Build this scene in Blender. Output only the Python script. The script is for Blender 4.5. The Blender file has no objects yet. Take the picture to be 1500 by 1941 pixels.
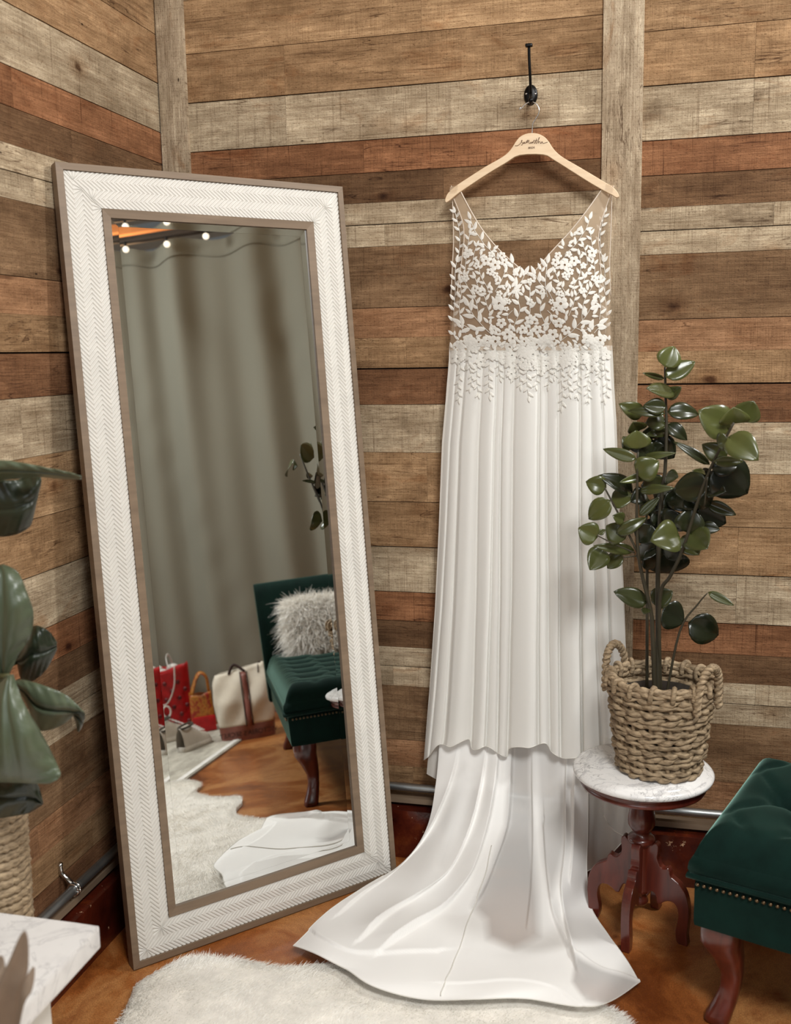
import bpy, math, random
import numpy as np
from mathutils import Vector, Matrix
random.seed(11); rng = np.random.default_rng(11)
SC = bpy.context.scene
COL = SC.collection

# ------------------------------------------------------------------ camera
FPX, PITCH, ROLL, YAW, EYE = 1921.05, .155507744, -.0180537, .24611, 1.45
_cy, _sy = math.cos(YAW), math.sin(YAW)
FW = np.array([-_sy*math.cos(PITCH), _cy*math.cos(PITCH), -math.sin(PITCH)])
_r = np.array([_cy, _sy, 0.]); _u = np.cross(_r, FW)
RT = _r*math.cos(ROLL) + _u*math.sin(ROLL); UP = np.cross(RT, FW)
CAM = np.array([0, 0, EYE])
cd = bpy.data.cameras.new('camera'); cam = bpy.data.objects.new('camera', cd); COL.objects.link(cam)
cd.sensor_fit = 'VERTICAL'; cd.sensor_height = 36; cd.sensor_width = 36*1500/1941
cd.lens = FPX*36/1941
cd.clip_start = .02
cam.matrix_world = Matrix(((RT[0], UP[0], -FW[0], 0), (RT[1], UP[1], -FW[1], 0), (RT[2], UP[2], -FW[2], EYE), (0, 0, 0, 1)))
cd.dof.use_dof = True; cd.dof.focus_distance = 2.68; cd.dof.aperture_fstop = 3.2
SC.camera = cam
# ------------------------------------------------------------------ light and exposure
w = bpy.data.worlds.new('world'); SC.world = w; w.use_nodes = True
w.node_tree.nodes['Background'].inputs[0].default_value = (.98, 1.0, 1.0, 1)
w.node_tree.nodes['Background'].inputs[1].default_value = .13
SC.view_settings.view_transform = 'Standard'; SC.view_settings.look = 'None'
SC.view_settings.exposure = -.2; SC.view_settings.gamma = 1; SC.view_settings.use_curve_mapping = False
def area(name, loc, target, size, power, col, sy=None):
    d = bpy.data.lights.new(name, 'AREA'); d.energy = power; d.color = col; d.size = size
    if sy: d.shape = 'RECTANGLE'; d.size_y = sy
    o = bpy.data.objects.new(name, d); COL.objects.link(o); o.location = loc
    o.rotation_euler = (Vector(target)-Vector(loc)).to_track_quat('-Z', 'Y').to_euler()
    return o
area('ceiling_lamp_light', (.75, -.2, 3.2), (-.35, 2.5, .9), .8, 110, (.985, 1, .985))
area('side_lamp_light', (1.6, 2.36, 3.1), (-1.1, 2.1, .9), .3, 50, (.985, .995, .98))
area('rear_window_light', (-.6, -2.6, 2.1), (-.3, 2.6, 1.0), 2.4, 38, (.96, .985, 1), 1.8)
SC.cycles.max_bounces = 10; SC.cycles.transparent_max_bounces = 24; SC.cycles.caustics_reflective = False; SC.cycles.caustics_refractive = False
SC.cycles.sample_clamp_indirect = 6

# ------------------------------------------------------------------ measuring helpers
def ray(x, y):
    d = RT*(x-750)/FPX - UP*(y-970.5)/FPX + FW
    return d/np.linalg.norm(d)
def onpl(x, y, ax, v):
    d = ray(x, y); return CAM + d*((v-CAM[ax])/d[ax])
def V(x, y, Y): return onpl(x, y, 1, Y)      # point at depth Y
def G(x, y, z=0.): return onpl(x, y, 2, z)   # point at height z
YB, XL = 2.735, -1.345

# ------------------------------------------------------------------ materials
def s2l(c):
    return tuple(((v/255)/12.92 if v/255 <= .04045 else ((v/255+.055)/1.055)**2.4) for v in c)
class NT:
    def __init__(s, name):
        s.m = bpy.data.materials.new(name); s.m.use_nodes = True; s.t = s.m.node_tree
        s.b = s.t.nodes['Principled BSDF']
    def n(s, typ, **kw):
        nd = s.t.nodes.new(typ)
        for k, v in kw.items():
            if k in ('op', 'blend'): setattr(nd, {'op': 'operation', 'blend': 'blend_type'}[k], v)
            elif hasattr(nd, k) and not k[0] == 'i': setattr(nd, k, v)
        return nd
    def L(s, a, b): s.t.links.new(a, b)
    def val(s, sock, v):
        if hasattr(v, 'is_output'): s.L(v, sock)
        else: sock.default_value = v
    def math(s, op, a, b=0., c=0., clamp=False):
        nd = s.t.nodes.new('ShaderNodeMath'); nd.operation = op; nd.use_clamp = clamp
        for k, v in enumerate((a, b, c)): s.val(nd.inputs[k], v)
        return nd.outputs[0]
    def mix(s, f, a, b, blend='MIX'):
        nd = s.t.nodes.new('ShaderNodeMix'); nd.data_type = 'RGBA'; nd.blend_type = blend
        s.val(nd.inputs[0], f)
        for k, v in ((6, a), (7, b)):
            if isinstance(v, tuple) and len(v) == 3: v = (*v, 1)
            s.val(nd.inputs[k], v)
        return nd.outputs[2]
    def noise(s, vec, scale, detail=3, rough=.55, dist=0):
        nd = s.t.nodes.new('ShaderNodeTexNoise'); nd.inputs['Scale'].default_value = scale
        nd.inputs['Detail'].default_value = detail; nd.inputs['Roughness'].default_value = rough; nd.inputs['Distortion'].default_value = dist
        if vec is not None: s.L(vec, nd.inputs['Vector'])
        return nd.outputs['Fac']
    def map(s, vec, scale=(1, 1, 1), loc=(0, 0, 0)):
        nd = s.t.nodes.new('ShaderNodeMapping'); nd.inputs['Scale'].default_value = scale; nd.inputs['Location'].default_value = loc
        s.L(vec, nd.inputs['Vector']); return nd.outputs[0]
    def ramp(s, f, *stops):
        nd = s.t.nodes.new('ShaderNodeValToRGB'); e = nd.color_ramp.elements
        while len(e) < len(stops): e.new(.5)
        for k, (p, c) in enumerate(stops):
            e[k].position = p; e[k].color = (*c, 1) if len(c) == 3 else c
        s.L(f, nd.inputs[0]); return nd.outputs[0]
    def rmap(s, f, a, b, c=0., d=1.):
        nd = s.t.nodes.new('ShaderNodeMapRange'); s.L(f, nd.inputs[0])
        for k, v in zip((1, 2, 3, 4), (a, b, c, d)): nd.inputs[k].default_value = v
        return nd.outputs[0]
    def coord(s, k='Object'): return s.t.nodes.new('ShaderNodeTexCoord').outputs[k]
    def attr(s, name, out='Color'):
        nd = s.t.nodes.new('ShaderNodeAttribute'); nd.attribute_name = name; return nd.outputs[out]
    def bump(s, h, strength=.3, dist=.01):
        nd = s.t.nodes.new('ShaderNodeBump'); nd.inputs['Strength'].default_value = strength; nd.inputs['Distance'].default_value = dist
        s.L(h, nd.inputs['Height']); s.L(nd.outputs[0], s.b.inputs['Normal']); return nd
    def base(s, v):
        if isinstance(v, tuple): s.b.inputs['Base Color'].default_value = (*v, 1)
        else: s.L(v, s.b.inputs['Base Color'])
    def set(s, **kw):
        names = dict(rough='Roughness', metal='Metallic', spec='Specular IOR Level', sheen='Sheen Weight', sheenr='Sheen Roughness', coat='Coat Weight', coatr='Coat Roughness', alpha='Alpha', emis='Emission Strength')
        for k, v in kw.items(): s.val(s.b.inputs[names[k]], v)

def flat(name, rgb, rough=.6, metal=0., var=.12, scale=25, bump=0., **kw):
    t = NT(name); c = s2l(rgb)
    f = t.noise(t.coord(), scale, 4)
    t.base(t.mix(t.rmap(f, .3, .7), tuple(v*(1-var) for v in c), tuple(min(1, v*(1+var)) for v in c)))
    t.set(rough=rough, metal=metal, **kw)
    if bump: t.bump(f, bump, .004)
    return t.m

def wood_wall():
    t = NT('reclaimed_planks'); uv = t.coord('UV'); tone = t.attr('tone'); sawa = t.attr('saw', 'Fac')
    def mul(f, rgb, c): return t.mix(f, c, t.mix(1, c, rgb, 'MULTIPLY'))
    big = t.noise(t.map(uv, (2.4, 8, 1)), 1, 6, .62, .5)
    c = t.mix(t.rmap(big, .34, .68), t.mix(1, tone, (.60, .55, .50), 'MULTIPLY'), t.mix(1, tone, (1.20, 1.19, 1.18), 'MULTIPLY'))
    mid = t.noise(t.map(uv, (14, 34, 1)), 1, 5, .7, .3)
    c = mul(t.rmap(mid, .40, .68, 0, .75), (.62, .57, .52), c)
    c = mul(t.rmap(mid, .28, .44, .7, 0), (1.32, 1.33, 1.34), c)
    grain = t.noise(t.map(uv, (5, 210, 1)), 1, 5, .7, .9)
    c = mul(t.rmap(grain, .34, .60, .8, 0), (.58, .52, .47), c)
    # rough-sawn cross hatch
    hv = t.noise(t.map(uv, (380, 14, 1)), 1, 2, .6); hh = t.noise(t.map(uv, (16, 420, 1)), 1, 2, .6)
    wm = t.rmap(t.noise(t.map(uv, (3.5, 9, 1), (1, 6, 0)), 1, 3), .42, .62, .35, 1)
    c = mul(t.math('MULTIPLY', wm, t.rmap(hv, .48, .66, 0, .6)), (.62, .58, .54), c)
    c = mul(t.math('MULTIPLY', wm, t.rmap(hh, .48, .66, 0, .55)), (.60, .56, .52), c)
    c = mul(t.rmap(hv, .30, .46, .35, 0), (1.2, 1.2, 1.2), c)
    saw = t.noise(t.map(uv, (95, 2.2, 1)), 1, 4, .75)
    c = mul(t.math('MULTIPLY', t.rmap(saw, .57, .66), sawa), (.42, .35, .30), c)
    sp = t.noise(t.map(uv, (150, 260, 1)), 1, 2, .7)
    c = mul(t.rmap(sp, .58, .68, 0, .8), (.42, .36, .31), c)
    # warm stains
    st = t.noise(t.map(uv, (5.2, 13, 1), (3.1, 1.7, 0)), 1, 4, .65, .8)
    c = mul(t.rmap(st, .58, .74, 0, .75), (.72, .54, .41), c)
    dk = t.noise(t.map(uv, (3.6, 9, 1), (8.1, 4.7, 0)), 1, 5, .7, 1.)
    c = mul(t.rmap(dk, .60, .74, 0, .8), (.50, .45, .42), c)
    # knots
    vo = t.t.nodes.new('ShaderNodeTexVoronoi'); vo.inputs['Scale'].default_value = 1
    wob = t.t.nodes.new('ShaderNodeVectorMath'); wob.operation = 'ADD'
    nz = t.t.nodes.new('ShaderNodeTexNoise'); nz.inputs['Scale'].default_value = 30; t.L(uv, nz.inputs['Vector'])
    sc_ = t.t.nodes.new('ShaderNodeVectorMath'); sc_.operation = 'SCALE'; sc_.inputs['Scale'].default_value = .012; t.L(nz.outputs['Color'], sc_.inputs[0])
    t.L(uv, wob.inputs[0]); t.L(sc_.outputs[0], wob.inputs[1])
    t.L(t.map(wob.outputs[0], (5.2, 8.2, 1)), vo.inputs['Vector'])
    ks = t.t.nodes.new('ShaderNodeSeparateColor'); t.L(vo.outputs['Color'], ks.inputs[0])
    kd = t.math('ADD', vo.outputs['Distance'], t.math('MULTIPLY', t.math('LESS_THAN', ks.outputs[1], .3), 1.))
    c = mul(t.rmap(kd, .06, .30, .7, 0), (.66, .52, .41), c)
    c = mul(t.rmap(kd, .045, .11, .95, 0), (.27, .19, .14), c)
    # nail holes
    vn = t.t.nodes.new('ShaderNodeTexVoronoi'); vn.inputs['Scale'].default_value = 1; t.L(t.map(uv, (7, 15, 1), (.3, .8, 0)), vn.inputs['Vector'])
    sx = t.t.nodes.new('ShaderNodeSeparateColor'); t.L(vn.outputs['Color'], sx.inputs[0])
    c = mul(t.math('MULTIPLY', t.rmap(vn.outputs['Distance'], .025, .05, .95, 0), t.math('GREATER_THAN', sx.outputs[0], .6)), (.12, .09, .07), c)
    # cracks along the grain
    cr = t.noise(t.map(uv, (1.5, 24, 1), (9, 4, 0)), 1, 4, .55, 1.3)
    crk = t.math('ABSOLUTE', t.math('SUBTRACT', cr, .5))
    gate = t.rmap(t.noise(t.map(uv, (3, 5, 1), (2, 9, 0)), 1, 2), .48, .58)
    c = mul(t.math('MULTIPLY', t.rmap(crk, 0, .011, .9, 0), gate), (.26, .19, .15), c)
    t.base(c); t.set(rough=.85, spec=.2)
    t.bump(t.math('ADD', grain, t.math('ADD', t.math('MULTIPLY', sp, -.7), t.math('MULTIPLY', hv, .4))), .6, .0035)
    return t.m
M = {}
M['planks'] = wood_wall()
def fine_wood(name, a, b, rough, stretch=(3, 3, 40), coat=0.):
    t = NT(name); f = t.noise(t.map(t.coord(), stretch), 1, 5, .6, .5)
    t.base(t.mix(t.rmap(f, .3, .7), s2l(a), s2l(b))); t.set(rough=rough, coat=coat, coatr=.15)
    return t.m
M['gap'] = flat('dark_gap', (26, 19, 14), .9)
M['mahogany'] = fine_wood('mahogany', (58, 20, 14), (104, 42, 28), .28, (30, 30, 5), .4)
M['hanger_wood'] = fine_wood('pale_maple', (216, 186, 150), (230, 206, 174), .4, (8, 8, 60))
M['frame_brown'] = fine_wood('taupe_frame', (112, 94, 76), (132, 112, 92), .55, (4, 4, 40))
M['frame_white'] = flat('carved_white_paint', (214, 210, 203), .55, var=.04)
M['black_iron'] = flat('black_iron', (22, 21, 21), .38, .7)
M['chrome'] = flat('chrome', (215, 215, 215), .16, 1.0, var=.03)
M['galv'] = flat('galvanised_steel', (150, 152, 152), .36, .9, var=.12)
M['engrave'] = flat('burnt_engraving', (92, 60, 34), .8)
M['brass'] = flat('antique_brass', (118, 98, 74), .3, .9)
M['soil'] = flat('dark_moss_soil', (38, 30, 22), .95, bump=.6)
def mirror():
    t = NT('silvered_glass'); t.base((.86, .88, .875)); t.set(metal=1, rough=.0); return t.m
M['mirror'] = mirror()
def floor_m():
    t = NT('stained_concrete'); c = t.coord()
    a = t.noise(c, 2.6, 7, .65, .8); b = t.noise(c, 45, 5, .75); g = t.noise(c, 330, 2, .8)
    col = t.ramp(a, (.34, s2l((108, 56, 22))), (.46, s2l((150, 88, 42))), (.57, s2l((178, 124, 74))), (.68, s2l((130, 70, 34))))
    col = t.mix(t.rmap(b, .35, .7, 0, .5), col, t.mix(1, col, (.62, .55, .5), 'MULTIPLY'))
    col = t.mix(t.rmap(g, .5, .68, 0, .8), col, t.mix(1, col, (1.6, 1.55, 1.45), 'MULTIPLY')); col = t.mix(t.rmap(g, .34, .48, .7, 0), col, t.mix(1, col, (.6, .55, .5), 'MULTIPLY'))
    t.base(col); t.set(rough=t.rmap(a, .3, .7, .28, .45), spec=.5); t.bump(b, .08, .003); return t.m
M['floor'] = floor_m()
def curb_m():
    t = NT('chipped_oxblood_paint'); c = t.coord()
    a = t.noise(c, 9, 5, .65); e = t.noise(c, 38, 4, .7)
    col = t.ramp(a, (.3, s2l((42, 10, 8))), (.55, s2l((84, 30, 16))), (.75, s2l((120, 58, 26))))
    t.base(t.mix(t.rmap(e, .665, .69), col, s2l((206, 170, 136)))); t.set(rough=.22, spec=.6); t.bump(a, .3, .01); return t.m
M['curb'] = curb_m()
def fabric(name, rgb, transl=.35, alpha=1., weave=900, rough=.85, attr=None):
    t = NT(name); c = s2l(rgb); out = t.t.nodes['Material Output']
    t.b.inputs['Base Color'].default_value = (*c, 1); t.set(rough=rough, spec=.15)
    wv = t.noise(t.coord(), weave, 2); t.bump(wv, .06, .001)
    tr = t.t.nodes.new('ShaderNodeBsdfTranslucent'); tr.inputs[0].default_value = (*c, 1)
    mx = t.t.nodes.new('ShaderNodeMixShader'); mx.inputs[0].default_value = transl
    t.L(t.b.outputs[0], mx.inputs[1]); t.L(tr.outputs[0], mx.inputs[2]); last = mx.outputs[0]
    if alpha < 1 or attr:
        tp = t.t.nodes.new('ShaderNodeBsdfTransparent'); m2 = t.t.nodes.new('ShaderNodeMixShader')
        if attr: t.L(t.attr(attr, 'Fac'), m2.inputs[0])
        else: m2.inputs[0].default_value = alpha
        t.L(tp.outputs[0], m2.inputs[1]); t.L(last, m2.inputs[2]); last = m2.outputs[0]
    t.L(last, out.inputs[0]); return t.m
M['chiffon'] = fabric('ivory_chiffon', (243, 241, 236), .2, .97)
M['train'] = fabric('layered_chiffon', (248, 246, 243), .06, attr='layers')
M['under'] = fabric('chiffon_lining', (232, 228, 221), .25, .86)
M['sheer'] = fabric('single_chiffon', (238, 236, 232), .3, .6)
M['tulle'] = fabric('nude_tulle', (206, 184, 158), .3, attr='layers')
M['tulle_back'] = fabric('nude_tulle_single', (206, 184, 158), .3, .3)
M['lace'] = fabric('ivory_lace', (238, 235, 228), .2)
M['piping'] = fabric('ivory_piping', (226, 212, 196), .2)
def velvet(name, rgb):
    t = NT(name); c = s2l(rgb); f = t.noise(t.coord(), 14, 5, .6); g = t.noise(t.coord(), 420, 2)
    t.base(t.mix(t.rmap(f, .3, .7), tuple(v*.7 for v in c), tuple(v*1.25 for v in c)))
    t.set(rough=.8, spec=.1, sheen=.4, sheenr=.35); t.b.inputs['Sheen Tint'].default_value = (.45, .8, .68, 1); t.bump(g, .12, .002); return t.m
M['velvet'] = velvet('green_velvet', (10, 33, 28))
def marble(name, vein, dark):
    t = NT(name); c = t.coord()
    d = t.noise(c, 6, 5, .6, 1.6); v = t.math('ABSOLUTE', t.math('SUBTRACT', d, .5))
    d2 = t.noise(c, 17, 4, .6, 1.6); v2 = t.math('ABSOLUTE', t.math('SUBTRACT', d2, .47))
    msk = t.rmap(t.noise(c, 8, 3), .46, .62)
    col = t.mix(t.rmap(t.noise(c, 11, 4), .5, .75, 0, .4), s2l((232, 230, 228)), s2l((176, 174, 176)))
    col = t.mix(t.rmap(v, 0, .022, vein, 0), col, s2l((140, 138, 142)))
    col = t.mix(t.math('MULTIPLY', t.rmap(v2, 0, .012, dark, 0), msk), col, s2l((88, 86, 90)))
    t.base(col); t.set(rough=.22); return t.m
M['marble'] = marble('white_marble', .45, .85)
M['marble_soft'] = marble('soft_white_marble', .3, .12)
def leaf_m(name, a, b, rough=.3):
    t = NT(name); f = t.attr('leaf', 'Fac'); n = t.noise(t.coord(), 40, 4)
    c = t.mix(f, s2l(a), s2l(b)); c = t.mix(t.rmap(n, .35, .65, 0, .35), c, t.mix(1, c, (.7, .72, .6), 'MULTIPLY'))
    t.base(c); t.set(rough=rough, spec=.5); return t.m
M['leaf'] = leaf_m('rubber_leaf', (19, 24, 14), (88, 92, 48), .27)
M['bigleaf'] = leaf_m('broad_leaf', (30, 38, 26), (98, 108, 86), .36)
M['stem'] = flat('dark_stem', (52, 46, 30), .6)
M['stem2'] = flat('olive_stem', (78, 76, 46), .6)
def seagrass():
    t = NT('seagrass'); f = t.noise(t.map(t.coord(), (60, 60, 200)), 1, 4, .6)
    t.base(t.mix(t.rmap(f, .3, .7), s2l((98, 80, 58)), s2l((180, 157, 126)))); t.set(rough=.75); t.bump(f, .4, .004); return t.m
M['seagrass'] = seagrass()
M['fur'] = flat('white_fleece', (252, 249, 243), .85, var=.02)
M['hide'] = flat('fleece_hide', (232, 227, 218), .9)
M['curtain'] = fabric('grey_linen_curtain', (138, 135, 121), .06)
M['ceil'] = flat('ceiling_paint', (206, 198, 186), .8, var=.05)
M['beam'] = fine_wood('orange_beam', (196, 122, 72), (222, 156, 104), .5, (4, 4, 4))
M['darkbeam'] = flat('dark_beam', (74, 62, 52), .7)
def bulb_m():
    t = NT('lit_bulb'); t.base((1, .9, .75)); t.b.inputs['Emission Color'].default_value = (1, .86, .68, 1); t.set(emis=1.6); return t.m
M['bulb'] = bulb_m()
M['cord'] = flat('black_cord', (24, 22, 20), .6)
M['redbag'] = flat('red_bag', (176, 12, 20), .38, var=.2, scale=30)
M['reddot'] = flat('dark_red_dot', (96, 6, 14), .4)
M['white'] = flat('white_cloth', (228, 224, 218), .8)
M['canvas'] = flat('cream_canvas', (222, 212, 194), .8, var=.08, scale=12)
M['tan'] = flat('rose_brown_leather', (138, 84, 72), .4)
M['tandark'] = flat('dark_brown_print', (52, 26, 22), .5)
def goldbag():
    t = NT('gold_red_print'); n = t.noise(t.coord(), 26, 4, .6, 1.)
    t.base(t.ramp(n, (.35, s2l((120, 56, 22))), (.5, s2l((188, 124, 44))), (.62, s2l((150, 40, 24))))); t.set(rough=.45); return t.m
M['gold'] = goldbag()
M['sneaker'] = flat('grey_white_canvas', (196, 188, 176), .8, var=.06)
M['sole'] = flat('white_rubber', (214, 208, 198), .6)
M['rubber'] = flat('dark_sole', (70, 62, 52), .8)
def rug_m():
    t = NT('grey_flatweave'); n = t.noise(t.map(t.coord(), (3, 9, 1)), 1, 5, .7); g = t.noise(t.coord(), 180, 2)
    c = t.mix(t.rmap(n, .35, .65), s2l((150, 144, 132)), s2l((206, 200, 186)))
    t.base(t.mix(t.rmap(g, .45, .6, 0, .4), c, t.mix(1, c, (.7, .7, .68), 'MULTIPLY'))); t.set(rough=.95); t.bump(g, .3, .004); return t.m
M['arearug'] = rug_m()
M['whitepaint'] = flat('white_lacquer', (226, 222, 214), .4, var=.03)
M['taupe'] = flat('taupe_dried_leaf', (122, 103, 85), .7, var=.15)

# ------------------------------------------------------------------ mesh helpers
LOC = {}
class MB:
    def __init__(s): s.v = []; s.f = []; s.a = {}; s.smooth = []
    def add(s, vs, fs, smooth=True):
        o = len(s.v); s.v += [tuple(map(float, p)) for p in vs]
        for f in fs: s.f.append(tuple(i+o for i in f)); s.smooth.append(smooth)
        return o
    def box(s, c, sz, ax=None, bev=0.):
        c = np.array(c, float); h = np.array(sz, float)/2
        X, Y, Z = (np.eye(3) if ax is None else [np.array(a, float) for a in ax])
        if bev <= 0:
            vs = [c+X*h[0]*i+Y*h[1]*j+Z*h[2]*k for i in (-1, 1) for j in (-1, 1) for k in (-1, 1)]
            s.add(vs, [(0, 1, 3, 2), (4, 6, 7, 5), (0, 4, 5, 1), (2, 3, 7, 6), (0, 2, 6, 4), (1, 5, 7, 3)], False)
        else:
            # rounded box: superellipsoid-like from a subdivided cube
            n = 9; g = np.linspace(-1, 1, n)
            for axn in range(3):
                for sg in (-1, 1):
                    vs = []
                    for a in g:
                        for b in g:
                            p = [0, 0, 0]; p[axn] = sg; p[(axn+1) % 3] = a; p[(axn+2) % 3] = b
                            p = np.array(p)*h; q = np.clip(p, -(h-bev), h-bev); d = p-q; L = np.linalg.norm(d)
                            if L > 1e-9: p = q+d/L*bev
                            vs.append(c+X*p[0]+Y*p[1]+Z*p[2])
                    s.add(vs, [((i*n+j), (i*n+j+1), ((i+1)*n+j+1), ((i+1)*n+j))[::sg] for i in range(n-1) for j in range(n-1)])
    def tube(s, pts, r, n=8, cap=True, closed=False, flat=1.):
        pts = [np.array(p, float) for p in pts]; m = len(pts); rr = r if hasattr(r, '__len__') else [r]*m
        vs = []; prev = None
        for i, p in enumerate(pts):
            if closed: t = pts[(i+1) % m]-pts[i-1]
            else: t = pts[min(i+1, m-1)]-pts[max(i-1, 0)]
            t = t/(np.linalg.norm(t)+1e-12)
            if prev is None:
                a = np.array([0, 0, 1.]) if abs(t[2]) < .9 else np.array([1., 0, 0]); b = np.cross(t, a); b /= np.linalg.norm(b)
            else:
                b = prev-t*(prev@t); b /= (np.linalg.norm(b)+1e-12)
            prev = b; c = np.cross(t, b)
            for k in range(n):
                an = 2*math.pi*k/n; vs.append(p+(b*math.cos(an)*flat+c*math.sin(an))*rr[i])
        fs = []; top = m if closed else m-1
        for i in range(top):
            for k in range(n):
                j = (i+1) % m
                fs.append((i*n+k, i*n+(k+1) % n, j*n+(k+1) % n, j*n+k))
        if cap and not closed: fs += [tuple(range(n))[::-1], tuple((m-1)*n+k for k in range(n))]
        s.add(vs, fs)
    def lathe(s, prof, c, n=40, ax=None):
        c = np.array(c, float); vs = []
        X, Y, Z = (np.eye(3) if ax is None else [np.array(a, float) for a in ax])
        for r, z in prof:
            for k in range(n):
                an = 2*math.pi*k/n; vs.append(c+X*r*math.cos(an)+Y*r*math.sin(an)+Z*z)
        fs = [(i*n+k, i*n+(k+1) % n, (i+1)*n+(k+1) % n, (i+1)*n+k) for i in range(len(prof)-1) for k in range(n)]
        if prof[0][0] > 1e-6: fs.append(tuple(range(n))[::-1])
        if prof[-1][0] > 1e-6: fs.append(tuple((len(prof)-1)*n+k for k in range(n)))
        s.add(vs, fs)
    def grid(s, P, closed_u=False):
        R, C = len(P), len(P[0]); vs = [p for row in P for p in row]
        cc = C if closed_u else C-1
        s.add(vs, [(i*C+j, i*C+(j+1) % C, (i+1)*C+(j+1) % C, (i+1)*C+j) for i in range(R-1) for j in range(cc)])
    def prism(s, outline, d, smooth=False):
        # planar 3-D outline extruded by the vector d
        n = len(outline); o = [np.array(p, float) for p in outline]; d = np.array(d, float)
        s.add(o+[p+d for p in o], [tuple(range(n))[::-1], tuple(range(n, 2*n))]+[(i, (i+1) % n, n+(i+1) % n, n+i) for i in range(n)], smooth)
    def ball(s, c, r, n=12, sc=(1, 1, 1)):
        prof = [(r*math.sin(math.pi*i/n), -r*math.cos(math.pi*i/n)) for i in range(n+1)]
        prof[0] = (1e-7, -r); prof[-1] = (1e-7, r)
        k = len(s.v); s.lathe(prof, (0, 0, 0), n+4)
        for i in range(k, len(s.v)):
            v = s.v[i]; s.v[i] = tuple(c[q]+v[q]*sc[q] for q in range(3))
    def build(s, name, mat, parent=None, sub=0, solid=0.):
        root = parent; off = np.zeros(3)
        while root is not None and root.parent is not None: root = root.parent
        if root is not None: off = np.array(LOC.get(root.name, (0, 0, 0)), float)
        me = bpy.data.meshes.new(name)
        vv = np.array(s.v, float)-off
        me.from_pydata(vv.tolist(), [], s.f); me.validate(clean_customdata=False)
        if len(me.polygons) == len(s.smooth): me.polygons.foreach_set('use_smooth', s.smooth)
        for k, vals in s.a.items():
            at = me.attributes.new(k, 'FLOAT', 'POINT'); at.data.foreach_set('value', np.array(vals, 'f'))
        me.materials.append(M[mat] if isinstance(mat, str) else mat)
        o = bpy.data.objects.new(name, me); COL.objects.link(o)
        if parent is not None: o.parent = parent
        if solid:
            md = o.modifiers.new('thickness', 'SOLIDIFY'); md.thickness = solid; md.offset = 0
        if sub:
            md = o.modifiers.new('smooth', 'SUBSURF'); md.levels = sub; md.render_levels = sub
        return o
def tag(o, label, cat, group=None):
    o['label'] = label; o['category'] = cat
    if group: o['group'] = group
    return o
def thing(name, label, cat, loc=(0, 0, 0), group=None):
    o = bpy.data.objects.new(name, None); COL.objects.link(o); o.location = tuple(map(float, loc)); LOC[o.name] = tuple(map(float, loc))
    return tag(o, label, cat, group)
def struct(o): o['kind'] = 'structure'; return o
def crs(p, t):
    """Catmull-Rom through the list p (arrays), t in 0..1"""
    n = len(p)-1; x = min(max(t, 0), 1)*n; i = min(int(x), n-1); f = x-i
    a, b, c, d = p[max(i-1, 0)], p[i], p[i+1], p[min(i+2, n)]
    return .5*((2*b)+(-a+c)*f+(2*a-5*b+4*c-d)*f*f+(-a+3*b-3*c+d)*f**3)
def smooth_poly(pts, per=6, closed=False):
    pts = [np.array(p, float) for p in pts]
    if not closed: return [crs(pts, k/((len(pts)-1)*per)) for k in range((len(pts)-1)*per+1)]
    n = len(pts); out = []
    for i in range(n):
        a, b, c, d = pts[i-1], pts[i], pts[(i+1) % n], pts[(i+2) % n]
        for k in range(per):
            f = k/per; out.append(.5*((2*b)+(-a+c)*f+(2*a-5*b+4*c-d)*f*f+(-a+3*b-3*c+d)*f**3))
    return out
def itp(x, xs, ys): return float(np.interp(x, xs, ys))
def nrm(a):
    a = np.array(a, float); return a/(np.linalg.norm(a)+1e-12)

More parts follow.
